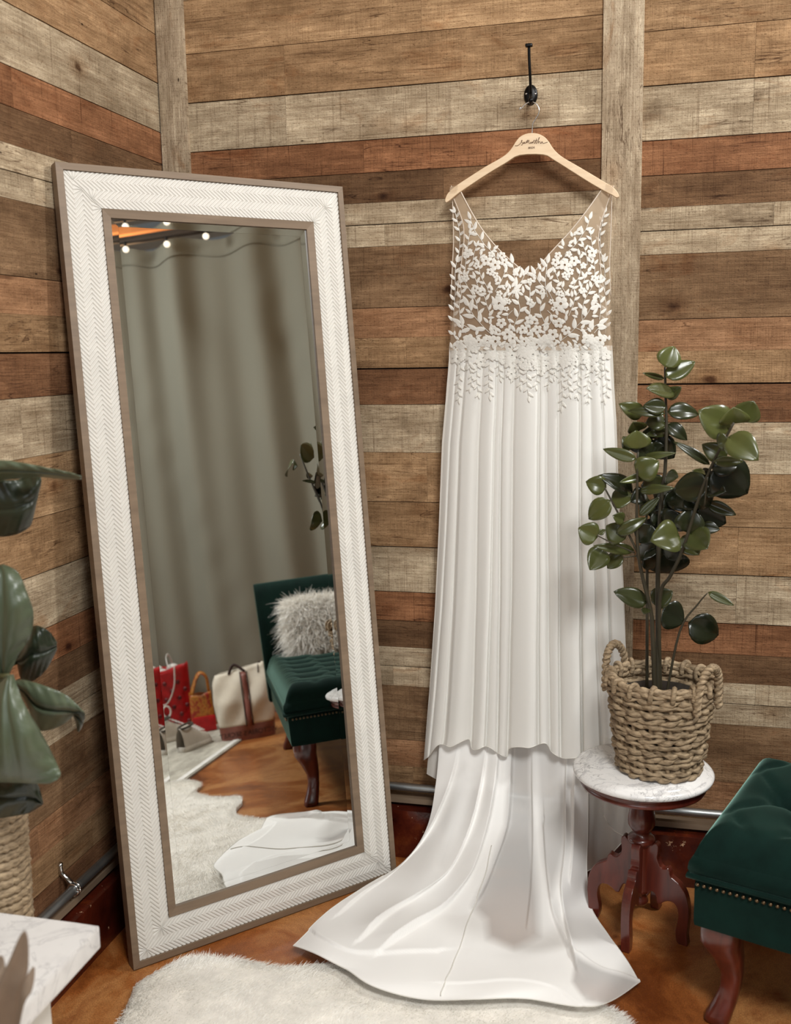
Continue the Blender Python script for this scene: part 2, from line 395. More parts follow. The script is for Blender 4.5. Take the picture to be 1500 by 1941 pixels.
# ================================================================== SETTING
TONES = dict(pale=(200, 184, 158), rust=(164, 117, 84), dark=(132, 102, 75), brown=(148, 119, 90), tan=(184, 152, 116), tan2=(175, 143, 108), rb=(150, 110, 80), tb=(166, 127, 95))
GAPS = [.0028, .0022, .0016, .0006, .0024, .0008, .0016, .0003, .0042, .0013, .0008, .0016]
SAW = dict(pale=.5, rust=.9, dark=.15, brown=.45, tan=.1, tan2=.1, rb=.1, tb=.1)
PATTERN = [('pale', 0, .128), ('rust', .128, .211), ('dark', .211, .288), ('pale', .288, .343), ('pale', .343, .401), ('brown', .401, .560), ('tb', .560, .640), ('tan2', .640, .720), ('rb', .720, .818), ('pale', .818, .948), ('tan', .948, 1.084), ('tan2', 1.084, 1.209)]
K = 1.0232
def plank_wall(name, mk, u0, u1, ztops, zlo=.155, zhi=3.62):
    """mk(u,v,w): along the wall, height, out from the wall. ztops: list of (u_start,u_end,z of pattern top)"""
    b = MB(); tone = []; saw = []; uvs = []
    for a, c, zt in ztops:
        for rep in range(-2, 3):
            for i, (k, d0, d1) in enumerate(PATTERN):
                z1 = zt-d0*K+rep*1.209*K; z0 = zt-d1*K+rep*1.209*K
                z0 = max(z0, zlo); z1 = min(z1, zhi)
                if z1-z0 < .004: continue
                # butt joints inside the row
                r = random.Random(hash((i, round(a, 2), 5)) & 0xffff)
                cuts = [a]
                if c-a > .5:
                    cuts.append(a+(c-a)*(.25+.5*((i*37) % 11)/11))
                cuts.append(c)
                for q in range(len(cuts)-1):
                    e0, e1 = cuts[q], cuts[q+1]
                    g = .0009; zz0 = z0+.0001; zz1 = z1-GAPS[i]
                    ou = r.random()*20; ov = r.random()*20
                    kk = 1+.05*(r.random()-.5)+(.03 if q else 0); T = s2l(tuple(v*kk for v in TONES[k]))
                    ring = [(e0+g*.3, zz0), (e1-g*.3, zz0), (e1-g*.3, zz1), (e0+g*.3, zz1)]
                    n = len(b.v)
                    b.add([mk(x, z, 0) for x, z in ring]+[mk(x, z, -.008) for x, z in ring], [(0, 1, 2, 3), (0, 4, 5, 1), (1, 5, 6, 2), (2, 6, 7, 3), (3, 7, 4, 0)], False)
                    tone += [T]*8; saw += [SAW[k]]*8; uvs += [(x+ou, z+ov) for x, z in ring]*2
    n = len(b.v)
    b.add([mk(u0, zlo, -.006), mk(u1, zlo, -.006), mk(u1, zhi, -.006), mk(u0, zhi, -.006), mk(u0, zlo, -.05), mk(u1, zlo, -.05), mk(u1, zhi, -.05), mk(u0, zhi, -.05)],
          [(0, 1, 2, 3), (4, 7, 6, 5), (0, 4, 5, 1)], False)
    tone += [s2l((40, 28, 20))]*8; saw += [0]*8; uvs += [(0, 0)]*8
    o = b.build(name, 'planks'); me = o.data
    at = me.attributes.new('tone', 'FLOAT_COLOR', 'POINT'); at.data.foreach_set('color', np.array([(*t, 1) for t in tone], 'f').ravel())
    at = me.attributes.new('saw', 'FLOAT', 'POINT'); at.data.foreach_set('value', np.array(saw, 'f'))
    ul = me.uv_layers.new(name='UVMap'); li = np.empty(len(me.loops), 'i'); me.loops.foreach_get('vertex_index', li)
    ul.data.foreach_set('uv', np.array(uvs, 'f')[li].ravel())
    return struct(o)
BX0, BX1 = V(363, 325, YB)[0], V(1144, 100, YB)[0]
BX2 = V(1222, 50, YB)[0]
zL, zR = 1.45+(2.131-1.45)*K, 1.45+(2.082-1.45)*K
XR = 3.5
# back wall: plank panels between the battens
plank_wall('wall_back', lambda u, v, w: (u, YB-w, v), XL, XR, [(XL, (BX0+XL)/2+.03, zL), ((BX0+XL)/2+.03, (BX1+BX2)/2, zL), ((BX1+BX2)/2, BX2+1.2, zR), (BX2+1.2, XR, zL)])
plank_wall('wall_left', lambda u, v, w: (XL+w, u, v), .9, YB, [(.9, 1.50, 2.204), (1.50, YB, 2.204)])

def batten(name, x0, x1, seed):
    b = MB(); zc0, zc1 = .155, 3.62; P = []
    b.box(((x0+x1)/2, YB-.006, (zc0+zc1)/2), (x1-x0, .012, zc1-zc0))
    o = b.build(name, 'planks'); me = o.data; n = len(me.vertices)
    at = me.attributes.new('tone', 'FLOAT_COLOR', 'POINT'); at.data.foreach_set('color', np.array([(*s2l((196, 180, 156)), 1)]*n, 'f').ravel())
    at = me.attributes.new('saw', 'FLOAT', 'POINT'); at.data.foreach_set('value', np.array([.0]*n, 'f'))
    ul = me.uv_layers.new(name='UVMap'); li = np.empty(len(me.loops), 'i'); me.loops.foreach_get('vertex_index', li)
    ul.data.foreach_set('uv', np.array([(v.co.z+seed, v.co.x+seed*2) for v in me.vertices], 'f')[li].ravel())
    return struct(o)
batten('trim_1', XL+.004, BX0, 3.3)
batten('trim_2', BX1, BX2, 7.1)
batten('trim_6', BX2+1.13, BX2+1.23, 5.2)
b = MB(); b.box((XL+.004, YB-.004, 1.9), (.006, .006, 3.4)); struct(b.build('trim_3', 'galv'))

b = MB(); b.box((1.2, .2, -.05), (7.0, 5.4, .1)); struct(b.build('floor', 'floor'))
b = MB(); b.box((1.6, .6, 3.67), (6.2, 4.6, .08)); struct(b.build('ceiling', 'ceil'))
# painted curb below the planks, ledge strip above it
b = MB(); b.box(((XL+XR)/2, YB-.03, .0725), (XR-XL, .06, .145), bev=0)
o = b.build('baseboard_back', 'curb'); struct(o)
b = MB(); b.box((XL+.03, 1.78, .0725), (.06, 1.80, .145)); struct(b.build('baseboard_left', 'curb'))
b = MB(); b.box(((XL+XR)/2, YB-.012, .166), (XR-XL, .05, .016)); struct(b.build('trim_4', 'frame_brown'))
b = MB(); b.box((XL+.012, 1.78, .166), (.05, 1.80, .016)); struct(b.build('trim_5', 'frame_brown'))
# steel conduit along both walls
t_ = thing('conduit_pipe', 'grey steel conduit pipe running low along the back wall above the dark red curb', 'pipe', (.6, YB-.036, .207))
b = MB(); b.tube([(x, YB-.036, .207) for x in np.linspace(XL+.06, XR, 30)], .0115, 14); b.build('pipe', 'galv', t_)
for x in (-.2, 1.3):
    b = MB(); b.tube([(x, YB-.001, .245), (x, YB-.02, .238), (x, YB-.049, .215), (x, YB-.05, .2), (x, YB-.02, .19)], .004, 8); b.build('pipe_clip', 'chrome', t_)
t_ = thing('conduit_pipe', 'grey steel conduit pipe low on the left wall behind the marble table', 'pipe', (XL+.036, 1.8, .2))
b = MB(); b.tube([(XL+.036, y, .2) for y in np.linspace(.9, YB-.06, 30)], .0115, 14); b.build('pipe', 'galv', t_)
for y in (1.995,):
    b = MB()
    for dy in (-.006, .004): b.tube([(XL+.036+.0135*math.cos(a), y+dy, .2+.0135*math.sin(a)) for a in np.linspace(0, 2*math.pi, 16)], .003, 6)
    b.tube([(XL+.03, y, .214), (XL+.014, y, .228), (XL+.004, y, .235), (XL+.002, y, .252), (XL+.004, y, .262)], .006, 8); b.build('pipe_clip', 'chrome', t_)

# ================================================================== LEANING MIRROR
mo = np.array([-1.17085, 2.00351, .0034]); mh, ml, MW, MH = .834166, .106248, .758239, 1.89921
me_ = np.array([math.cos(mh), math.sin(mh), 0]); mb_ = np.array([-math.sin(mh), math.cos(mh), 0])
mu_ = np.array([0, 0, math.cos(ml)])+mb_*math.sin(ml); mn_ = np.cross(me_, mu_)
if (CAM-mo)@mn_ < 0: mn_ = -mn_
def MP(u, v, w): return mo+me_*u+mu_*v+mn_*w
def mray(px, py):
    d = ray(px, py); t = ((mo-CAM)@mn_)/(d@mn_); q = CAM+d*t
    return q, d-2*(d@mn_)*mn_
def RG(px, py, z=0.):     # what the mirror shows at this point, on the plane of height z
    q, d = mray(px, py); return q+d*((z-q[2])/d[2])
mir = thing('standing_mirror', 'tall standing mirror with white herringbone frame leaning in the corner', 'mirror', mo)
def ring(b, i0, i1, w0, w1, wb):
    """a mitred rectangular ring between insets i0 (outer, height w0) and i1 (inner, height w1), back at wb"""
    def rc(i, w): return [MP(i, i, w), MP(MW-i, i, w), MP(MW-i, MH-i, w), MP(i, MH-i, w)]
    A, B_, C_, D = rc(i0, wb), rc(i0, w0), rc(i1, w1), rc(i1, wb)
    vs = A+B_+C_+D
    fs = []
    for k in range(4):
        j = (k+1) % 4
        for q in range(3): fs.append((q*4+k, q*4+j, (q+1)*4+j, (q+1)*4+k))
        fs.append((12+k, 12+j, j, k))
    b.add(vs, fs, False)
b = MB(); ring(b, 0, .016, .004, .006, -.03); b.build('outer_moulding', 'frame_brown', mir)
b = MB(); ring(b, .098, .118, .004, .001, -.012); b.build('inner_moulding', 'frame_brown', mir)
b = MB(); ring(b, .0165, .0975, -.001, -.001, -.02)
# carved herringbone: four stripes of slanted lozenges on each side
def side(Ls, f):
    sw = (.0975-.0165)/4; pitch = .0112
    for k in range(4):
        v0 = .0165+sw*k; v1 = v0+sw; sl = sw*1.15*(1 if k % 2 else -1)
        u = -sw
        while u < Ls:
            pts = [(u, v0), (u+pitch*.94, v0), (u+pitch*.94+sl, v1), (u+sl, v1)]
            pts = [(min(max(a, v), Ls-v), v) for a, v in pts]
            if max(p[0] for p in pts)-min(p[0] for p in pts) > .004 and abs(pts[0][0]-pts[1][0])+abs(pts[2][0]-pts[3][0]) > .004:
                c0 = ((pts[0][0]*.75+pts[1][0]*.25), v0+sw*.06); 
                A = [f(a, v, -.0010) for a, v in pts]
                top = []
                for (a, v), (a2, v2) in zip(pts, (pts[1], pts[0], pts[3], pts[2])):
                    top.append(f(a*.7+a2*.3, v, .0014))
                n = b.add(A+top, [(4, 5, 6, 7), (0, 1, 5, 4), (2, 3, 7, 6), (1, 2, 6, 5), (3, 0, 4, 7)], False)
            u += pitch
side(MW, lambda u, v, w: MP(u, v, w)); side(MW, lambda u, v, w: MP(u, MH-v, w))
side(MH, lambda u, v, w: MP(v, u, w)); side(MH, lambda u, v, w: MP(MW-v, u, w))
b.build('herringbone_panel', 'frame_white', mir)
gi = .117; gb = .019; gw = -.006
b = MB()
def rc(i, w): return [MP(i, i, w), MP(MW-i, i, w), MP(MW-i, MH-i, w), MP(i, MH-i, w)]
b.add(rc(gi+gb, gw), [(0, 1, 2, 3)], False); gl = b.build('mirror_glass', 'mirror', mir)
b = MB(); b.add(rc(gi, gw+.00034)+rc(gi+gb-.0002, gw), [(k, (k+1) % 4, 4+(k+1) % 4, 4+k) for k in range(4)], False)
b.build('bevelled_edge', 'mirror', gl)
b = MB(); b.box(MP(MW/2, MH/2, -.022), (MW-.02, MH-.02, .01), (me_, mu_, mn_)); b.build('backing_board', 'frame_brown', mir)

# ================================================================== HOOK, HANGER
YH = YB-.062
hk = thing('coat_hook', 'black iron coat hook screwed to the plank wall above the dress', 'hook', V(1006, 180, YB))
c = V(1006.5, 180, YB-.003); b = MB()
b.lathe([(1e-5, .006), (.008, .0058), (.0125, .0035), (.014, 0), (.014, -.003)], c, 28, ((1, 0, 0), (0, 0, 1), (0, -1, 0)))
for i in range(len(b.v)):
    v = b.v[i]; b.v[i] = (c[0]+(v[0]-c[0])*1.25, v[1], c[2]+(v[2]-c[2])*1.8)
bp = b.build('backplate', 'black_iron', hk)
b = MB(); arm = [V(1006.5, 178, YB-.010), V(1006, 165, YB-.03), V(1005, 140, YB-.05), V(1003.5, 110, YB-.06), V(1003, 88, YB-.066)]
b.tube(smooth_poly(arm, 6), .0036, 10); top = V(1003, 86, YB-.068); b.box(top, (.018, .012, .008), bev=.0025); b.build('upper_prong', 'black_iron', hk)
b = MB(); b.tube(smooth_poly([V(1006.5, 178, YB-.010), V(1006.5, 186, YB-.03), V(1006.5, 194, YB-.05), V(1006.5, 196, YB-.062), V(1006.5, 191, YB-.074)], 6), .0042, 10); b.ball(V(1006.5, 190, YB-.075), .0065); b.build('lower_prong', 'black_iron', hk)
for px in (998, 1015):
    b = MB(); b.ball(V(px, 178, YB-.008), .0026); b.build('screw', 'chrome', hk)

hg = thing('clothes_hanger', 'pale wooden hanger with engraved script and wire hook, on the iron hook', 'hanger', V(1006, 290, YH))
outer_l = [(1009, 252), (996, 254), (985, 260), (977, 270), (970, 281), (960, 292), (945, 302), (920, 316), (895, 332), (872, 347), (858, 357), (848, 368), (844, 378), (845, 383)]
inner_l = [(848, 383), (857, 376), (868, 367), (890, 352), (925, 329), (960, 308), (985, 294), (1008, 285)]
outer_r = [(1022, 254), (1033, 260), (1041, 269), (1048, 280), (1058, 291), (1072, 301), (1098, 316), (1125, 332), (1150, 347), (1163, 355), (1171, 364), (1174, 371), (1172, 374)]
inner_r = [(1168, 374), (1160, 369), (1148, 363), (1120, 347), (1085, 325), (1050, 303), (1030, 293)]
ol = outer_l[::-1]+outer_r+inner_r+inner_l[::-1][1:]
outl = smooth_poly([V(x, y, YH-.007) for x, y in ol], 3, True)
b = MB(); b.prism(outl, (0, .013, 0))
hb = b.build('hanger_body', 'hanger_wood', hg)
md = hb.modifiers.new('bevel', 'BEVEL'); md.width = .002; md.segments = 2; md.limit_method = 'ANGLE'
b = MB(); b.tube(smooth_poly([V(*p, YH) for p in [(1009, 254), (1010, 236), (1014, 228), (1021, 216), (1022, 206), (1017, 197), (1007, 193), (997, 197), (990, 204), (985, 208)]], 6), .0014, 8)
b.tube([V(985, 208, YH), V(987, 203, YH)], .0022, 8); b.build('wire_hook', 'chrome', hg)
# engraving: cursive strokes
YE = YH-.0078
def cur(pts): return [V(960+x/16.667, 240+y/16.667, YE) for x, y in pts]
b = MB()
strokes = [[(275, 600), (360, 600), (430, 550), (490, 470), (505, 430), (480, 440), (495, 490), (520, 520), (510, 570), (490, 585), (480, 570)],
 [(520, 540), (560, 490), (580, 500), (550, 500), (540, 530), (570, 520), (585, 495), (585, 530), (610, 520), (635, 480), (640, 450), (640, 520), (660, 450), (680, 420), (678, 510), (700, 450), (722, 425), (722, 530), (745, 520)],
 [(790, 490), (765, 500), (760, 530), (785, 515), (800, 485), (800, 520), (815, 520), (840, 470), (838, 520), (870, 440), (890, 425), (885, 520), (905, 520), (945, 430), (960, 375), (945, 450), (942, 530), (965, 520), (1010, 440), (1045, 370), (1050, 340), (1030, 360), (1015, 440), (1010, 530), (1040, 470), (1062, 470), (1065, 510), (1075, 530)],
 [(915, 440), (990, 425)],
 [(1140, 480), (1100, 490), (1090, 525), (1120, 515), (1150, 475), (1150, 520), (1180, 525), (1240, 510), (1310, 490)]]
for s_ in strokes: b.tube(smooth_poly(cur(s_), 3), .00055, 5)
eng = b.build('engraved_script', 'engrave', hg); eng['label'] = 'thin brown engraved script lettering'
def text(name, body, size, loc, X, Z, mat, parent, ext=.0003):
    fc = bpy.data.curves.new(name, 'FONT'); fc.body = body; fc.size = size; fc.align_x = 'CENTER'; fc.align_y = 'CENTER'; fc.extrude = ext
    o = bpy.data.objects.new(name, fc); COL.objects.link(o); X = nrm(X); Z = nrm(Z); N = np.cross(X, Z)
    off = np.array(LOC[parent.name]) if parent.name in LOC else np.zeros(3)
    l = np.array(loc)-off
    o.matrix_local = Matrix(((X[0], Z[0], N[0], l[0]), (X[1], Z[1], N[1], l[1]), (X[2], Z[2], N[2], l[2]), (0, 0, 0, 1)))
    fc.materials.append(M[mat]); bpy.context.view_layer.update()
    me = bpy.data.meshes.new_from_object(o); m_ = bpy.data.objects.new(name, me); COL.objects.link(m_); m_.matrix_local = o.matrix_local.copy()
    bpy.data.objects.remove(o); bpy.data.curves.remove(fc); m_.name = name; m_.parent = parent; return m_
text('engraved_word', 'BRIDE', .0062, V(1007.8, 280, YE), (1, 0, 0), (0, 0, 1), 'engrave', hg)

# ================================================================== WEDDING DRESS
dr = thing('wedding_dress', 'long white wedding dress with leaf lace bodice hanging on the plank wall', 'dress', V(1005, 640, YB-.07))
YF, YK = YB-.105, YB-.045      # front and back plane of the dress
def pmap(x, y): return (820+x/3.947, 340+y/3.947)   # measured in an enlarged view of the bodice
# bodice silhouettes (photo pixels): side edge and neckline for the left half, right half
LE = [(352, 856), (380, 858), (450, 860), (500, 858), (560, 855), (640, 853), (690, 850)]
RE = [(352, 1160), (380, 1160), (450, 1158), (500, 1156), (560, 1158), (640, 1160), (690, 1163)]
ML = [(352, 868), (400, 893), (440, 918), (480, 953), (523, 1003)]      # neckline, left
MR = [(348, 1149), (400, 1112), (440, 1080), (480, 1043), (523, 1007)]
AL = [(360, 853), (385, 864), (420, 877), (450, 880), (480, 877), (520, 872), (560, 866), (600, 858), (690, 851)]  # front armhole edge
AR = [(352, 1164), (385, 1152), (420, 1140), (450, 1135), (480, 1137), (520, 1140), (560, 1148), (600, 1156), (690, 1163)]
def I2(tab, y): return itp(y, [a for a, _ in tab], [c for _, c in tab])
def ybod(px, py):
    """depth of the bodice front: padded cups, narrowing below"""
    y = YF+.012
    for cx in (948, 1062):
        d = ((px-cx)/62)**2+((py-560)/78)**2
        y -= .034*math.exp(-d*1.1)
    edge = max(0, abs(px-1006)-95)/60
    y += .03*min(1, edge)**1.6
    if py < 470: y += (.018)*min(1, (470-py)/110.)
    return y
def BP(px, py, lift=0.): return V(px, py, ybod(px, py)-lift)
b = MB()
for sgn in (0, 1):
    P = []
    for py in np.linspace(354, 664, 44):
        if sgn == 0:
            a, m = I2(AL, py), (I2(ML, py) if py < 523 else 1005)
        else:
            a, m = (I2(MR, py) if py < 523 else 1005), I2(AR, py)
        P.append([BP(a+(m-a)*k/24, py) for k in range(25)])
    b.grid(P)
BROW = [itp(py, [352, 430, 470, 664], [.72, .6, .42, .42]) for py in np.linspace(354, 664, 44)]
b.a['layers'] = [BROW[(k//25) % 44] for k in range(len(b.v))]
bod = b.build('bodice_front', 'tulle', dr)
b = MB(); P = []
for py in np.linspace(356, 664, 40):
    l, r = I2(LE, py), I2(RE, py)
    row = []
    for k in range(33):
        s = k/32; row.append((l+(r-l)*s, s))
    P.append(row)
# back: straps only above, a scooped back below
for sgn in (0, 1):
    Q = []
    for py in np.linspace(362, 664, 40):
        l, r = I2(LE, py), I2(RE, py)
        wd = itp(py, [362, 420, 480, 520, 560], [18, 26, 42, 70, (r-l)/2])
        a, m = (l, l+wd) if sgn == 0 else (r-wd, r)
        Q.append([V(a+(m-a)*k/12, py, YK-.012*math.sin(math.pi*min(1, max(0, ((a+(m-a)*k/12)-l)/(r-l))))) for k in range(13)])
    b.grid(Q)
b.build('bodice_back', 'tulle_back', dr)
# straps looped over the hanger
for ed, nm in (((853, 868, 356, 352), 'l'), ((1149, 1164, 350, 353), 'r')):
    b = MB(); x0, x1, y0, y1 = ed
    P = []
    for k in range(9):
        an = math.pi*k/8; yy = YH-.004-.014*math.cos(an); up = 6*math.sin(an)
        P.append([V(x0+(x1-x0)*q/4, y0+(y1-y0)*q/4+8-8*math.sin(an)-up*.3, yy) for q in range(5)])
    b.grid(P); b.build('shoulder_strap', 'tulle_back', dr)
b = MB()
for tab in (ML, MR): b.tube(smooth_poly([BP(x, y, .001) for y, x in tab], 5), .0016, 6)
b.build('neckline_piping', 'piping', dr)
b = MB()
for tab in (AL, AR):
    b = MB(); b.tube(smooth_poly([BP(x, y, .001) for y, x in tab[:7]], 4), .0013, 6); b.build('armhole_piping', 'piping', dr)
for tab in (LE, RE):
    b = MB(); b.tube(smooth_poly([V(x, y, YK-.002) for y, x in tab[:5]], 4), .0012, 6); b.build('back_piping', 'piping', dr)
# ---- lace applique
def leaf_piece(b, p0, d, L, W, pos, lift=.0025, n=6):
    """one embroidered leaf: start p0 (px), direction d (px), length and width px"""
    d = np.array(d, float); d /= (np.linalg.norm(d)+1e-9); q = np.array([-d[1], d[0]])
    vs = []
    for i in range(n+1):
        t = i/n; w_ = W*.5*(math.sin(math.pi*min(1, t**.8))**.75)*(1-.15*t)
        c_ = np.array(p0)+d*L*t
        for s_, up in ((-1, 0), (-.55, .0009), (0, .0004), (.55, .0009), (1, 0)):
            x, y = c_+q*w_*s_; vs.append(pos(x, y, lift+up))
    b.add(vs, [(i*5+k, i*5+k+1, (i+1)*5+k+1, (i+1)*5+k) for i in range(n) for k in range(4)])
def flower_piece(b, c_, R, pos, lift=.004, petals=5):
    a0 = random.random()*6
    for k in range(petals):
        an = a0+2*math.pi*k/petals; d = (math.cos(an), math.sin(an))
        ctr = (c_[0]+d[0]*R*.62, c_[1]+d[1]*R*.62); vs = [pos(*ctr, lift+.0016)]
        for j in range(9):
            t = 2*math.pi*j/9; vs.append(pos(ctr[0]+R*.40*math.cos(t), ctr[1]+R*.40*math.sin(t), lift+.0006*(j % 2)))
        b.add(vs, [(0, 1+j, 1+(j+1) % 9) for j in range(9)])
    o = len(b.v); rg_ = []
    for rr_ in (.20, .34):
        rg_ += [pos(c_[0]+R*rr_*math.cos(t), c_[1]+R*rr_*math.sin(t), lift+.0012) for t in np.linspace(0, 2*math.pi, 11)[:-1]]
    b.add(rg_, [(j, (j+1) % 10, 10+(j+1) % 10, 10+j) for j in range(10)])
occ = []
def sprig(b, pts, L, pos, mirror=True, W=.42, step=.62, stem=.7):
    for mm in ((0, 1) if mirror else (0,)):
        q = [np.array(pmap(*p)) for p in pts]
        if mm: q = [np.array([2010-x, y]) for x, y in q]
        path = smooth_poly(q, 8); path = [np.array(p) for p in path]
        b.tube([pos(*p, .0022) for p in path], .0007, 4, cap=False)
        Lp = L/3.947; acc = 0; sd = 1
        for i in range(1, len(path)):
            seg = path[i]-path[i-1]; acc += np.linalg.norm(seg)
            if acc > Lp*step:
                acc = 0; t = nrm(seg); n2 = np.array([-t[1], t[0]])*sd; sd = -sd
                d = t*.75+n2*.7; leaf_piece(b, path[i], d, Lp*random.uniform(.9, 1.1), Lp*W, pos); occ.append(tuple(path[i]+nrm(d)*Lp*.5))
        leaf_piece(b, path[-1], path[-1]-path[-3], Lp, Lp*W, pos); occ.append(tuple(path[-1]))
la = MB()
pos = lambda x, y, l: BP(x, y, l)
for pts, L in [([(470, 560), (400, 500), (350, 430), (310, 370), (285, 300)], 66), ([(250, 760), (245, 660), (258, 560), (268, 470), (278, 410)], 52),
               ([(600, 880), (615, 790), (610, 700), (600, 630)], 80), ([(560, 900), (600, 830), (660, 770), (690, 715)], 78), ([(730, 1190), (733, 1100), (730, 1000), (728, 900), (730, 800)], 62),
               ([(600, 1130), (630, 1050), (655, 980), (640, 900)], 74), ([(500, 1210), (430, 1150), (370, 1090), (310, 1020), (270, 950)], 92), ([(390, 1110), (330, 1130), (270, 1110), (215, 1080)], 84),
               ([(340, 1050), (340, 980), (320, 900), (280, 830), (245, 770)], 64), ([(440, 1020), (410, 950), (390, 880), (350, 820), (320, 740)], 56), ([(430, 860), (400, 790), (360, 720), (350, 640), (360, 570)], 56),
               ([(560, 700), (520, 630), (470, 580)], 56), ([(470, 840), (510, 770), (540, 700)], 56), ([(600, 980), (560, 1030), (590, 1090)], 60), ([(210, 1050), (200, 950), (215, 850), (205, 760)], 58), ([(250, 1150), (215, 1110)], 60), ([(300, 640), (310, 560), (330, 500)], 48)]:
    sprig(la, pts, L, pos)
# side-back leaves seen through the armhole
posb = lambda x, y, l: V(x, y, YK-.004-l)
for pts, L in [([(175, 640), (200, 540), (205, 420), (190, 330), (170, 250)], 52), ([(165, 1150), (160, 1000), (170, 850), (170, 700), (180, 620)], 60)]:
    sprig(la, pts, L, posb)
for x, y, R in [(500, 930, 58), (515, 1075, 40), (460, 1130, 38), (675, 1125, 38), (275, 1195, 40), (340, 830, 28), (265, 550, 38), (555, 970, 20), (500, 855, 26), (570, 915, 22), (470, 640, 46), (400, 610, 40), (520, 570, 30), (540, 620, 34), (330, 645, 26), (470, 715, 26), (430, 690, 30), (250, 740, 28), (440, 560, 26), (560, 1160, 46), (600, 1190, 40)]:
    x, y = pmap(x, y)
    for mm in (0, 1):
        xx = 2010-x if mm else x; flower_piece(la, (xx, y), R/3.947, pos); occ.append((xx, y))
for y, R in ((760, 24), (920, 30), (1050, 40)): flower_piece(la, (1005, 340+y/3.947), R/3.947, pos)
# fill the remaining mesh with small leaf pairs, sparser near the waist
for _ in range(2200):
    px = random.uniform(858, 1155); py = random.uniform(425, 660)
    a, m = I2(AL, py)+3, (I2(ML, py)-9 if py < 523 else 1005)
    a2, m2 = (I2(MR, py)+9 if py < 523 else 1005), I2(AR, py)-3
    if not (a < px < m or a2 < px < m2): continue
    dx = abs(px-1005); r = 9.3
    if py > 590 and dx > 20: r = 12.5
    if 540 < py < 600 and dx < 45: r = 11
    if any((px-o_[0])**2+(py-o_[1])**2 < r*r for o_ in occ): continue
    occ.append((px, py)); an = random.uniform(-2.5, -.6); Lf = random.uniform(12, 16)
    leaf_piece(la, (px, py), (math.cos(an), math.sin(an)), Lf, 6.4, pos)
    sd = random.choice((-1, 1)); leaf_piece(la, (px-.25*Lf*math.cos(an), py-.25*Lf*math.sin(an)), (math.cos(an+sd*.95), math.sin(an+sd*.95)), Lf*.85, 5.8, pos)
# ---- skirt: gathered chiffon tube
VT = [0, .05, .10, .207, .297, .335, .40, .553, .60, .664, .80, .86, .92, 1.]
VBm = [0, .03, .085, .22, .30, .345, .405, .555, .60, .66, .76, .85, .93, 1.]
DP = [.0, .5, .35, .7, .9, .6, 1., 1., .6, .8, .8, .55, .6, .0]
SG = [1, 1, -1, 1, 1, -1, 1, -1, 1, 1, -1, 1, -1]
def sk_edges(py):
    l = itp(py, [655, 690, 720, 760, 840, 1000, 1150, 1300, 1445], [852, 851, 848, 845, 838, 832, 825, 815, 803])
    r = itp(py, [655, 690, 720, 800, 1000, 1100, 1220, 1445], [1161, 1163, 1164, 1169, 1175, 1181, 1185, 1200])
    return l, r
HXr = [802, 815, 832, 854, 886, 893, 908, 925, 943, 964, 968, 1003, 1032, 1045, 1067, 1092, 1130, 1200]
HYr = [1439, 1432, 1413, 1416, 1400, 1420, 1422, 1415, 1426, 1435, 1420, 1416, 1409, 1428, 1436, 1435, 1439, 1440]
_hs = smooth_poly([np.array([a, c_, 0]) for a, c_ in zip(HXr, HYr)], 8)
HX = [p[0] for p in _hs]; HY = [p[1]-2*math.cos(p[0]*.09) for p in _hs]
def fold(s, t):
    """0 in a valley .. 1 on a ridge"""
    v = [a+(c_-a)*t for a, c_ in zip(VT, VBm)]
    i = max(0, min(len(v)-2, int(np.searchsorted(v, s))-1)); u = (s-v[i])/(v[i+1]-v[i]+1e-9); wd = v[i+1]-v[i]
    u = min(max(u, 0), 1); q = u if SG[i] > 0 else 1-u
    saw = (.25+.75*q)*(1-max(0, (q-.84)/.16)**2*(3-2*max(0, (q-.84)/.16)))*min(1, q/.10)
    h = (.55*saw+.45*math.sin(math.pi*u)**.8)*min(1.15, (wd/.085)**.7)
    return h*(DP[i]*(1-u)+DP[i+1]*u+.35)/1.2
def sk_point(s, t, lift=0., back=False):
    py = 655+(1437-655)*t
    l, r = sk_edges(py); px = l+(r-l)*s
    if t > .93: py += (itp(px, HX, HY)-1437)*((t-.93)/.07)**1.5
    amp = (.012+.020*t)
    side_ = (abs(s-.5)*2)**6
    if not back:
        y = YF+.020-.012*t-amp*fold(s, t)+(.035+.0*t)*side_
        px += 2.0*math.sin(s*50+t*3)*t
    else: y = YK+.006-.004*math.sin(s*40)+(-.02)*side_
    return V(px, py, y-lift)
b = MB(); NS, NTT = 260, 70
P = [[sk_point(j/NS, (i/NTT)) for j in range(NS+1)] for i in range(NTT+1)]; b.grid(P)
b.build('skirt', 'chiffon', dr)
b = MB(); b.tube([sk_point(j/NS, 1., .0005) for j in range(NS+1)], .0011, 5, cap=False); b.build('skirt_hem', 'lace', dr)
b = MB(); P = [[sk_point(j/60, (i/30), 0, True) for j in range(61)] for i in range(31)]; b.grid(P); b.build('skirt_back', 'under', dr)
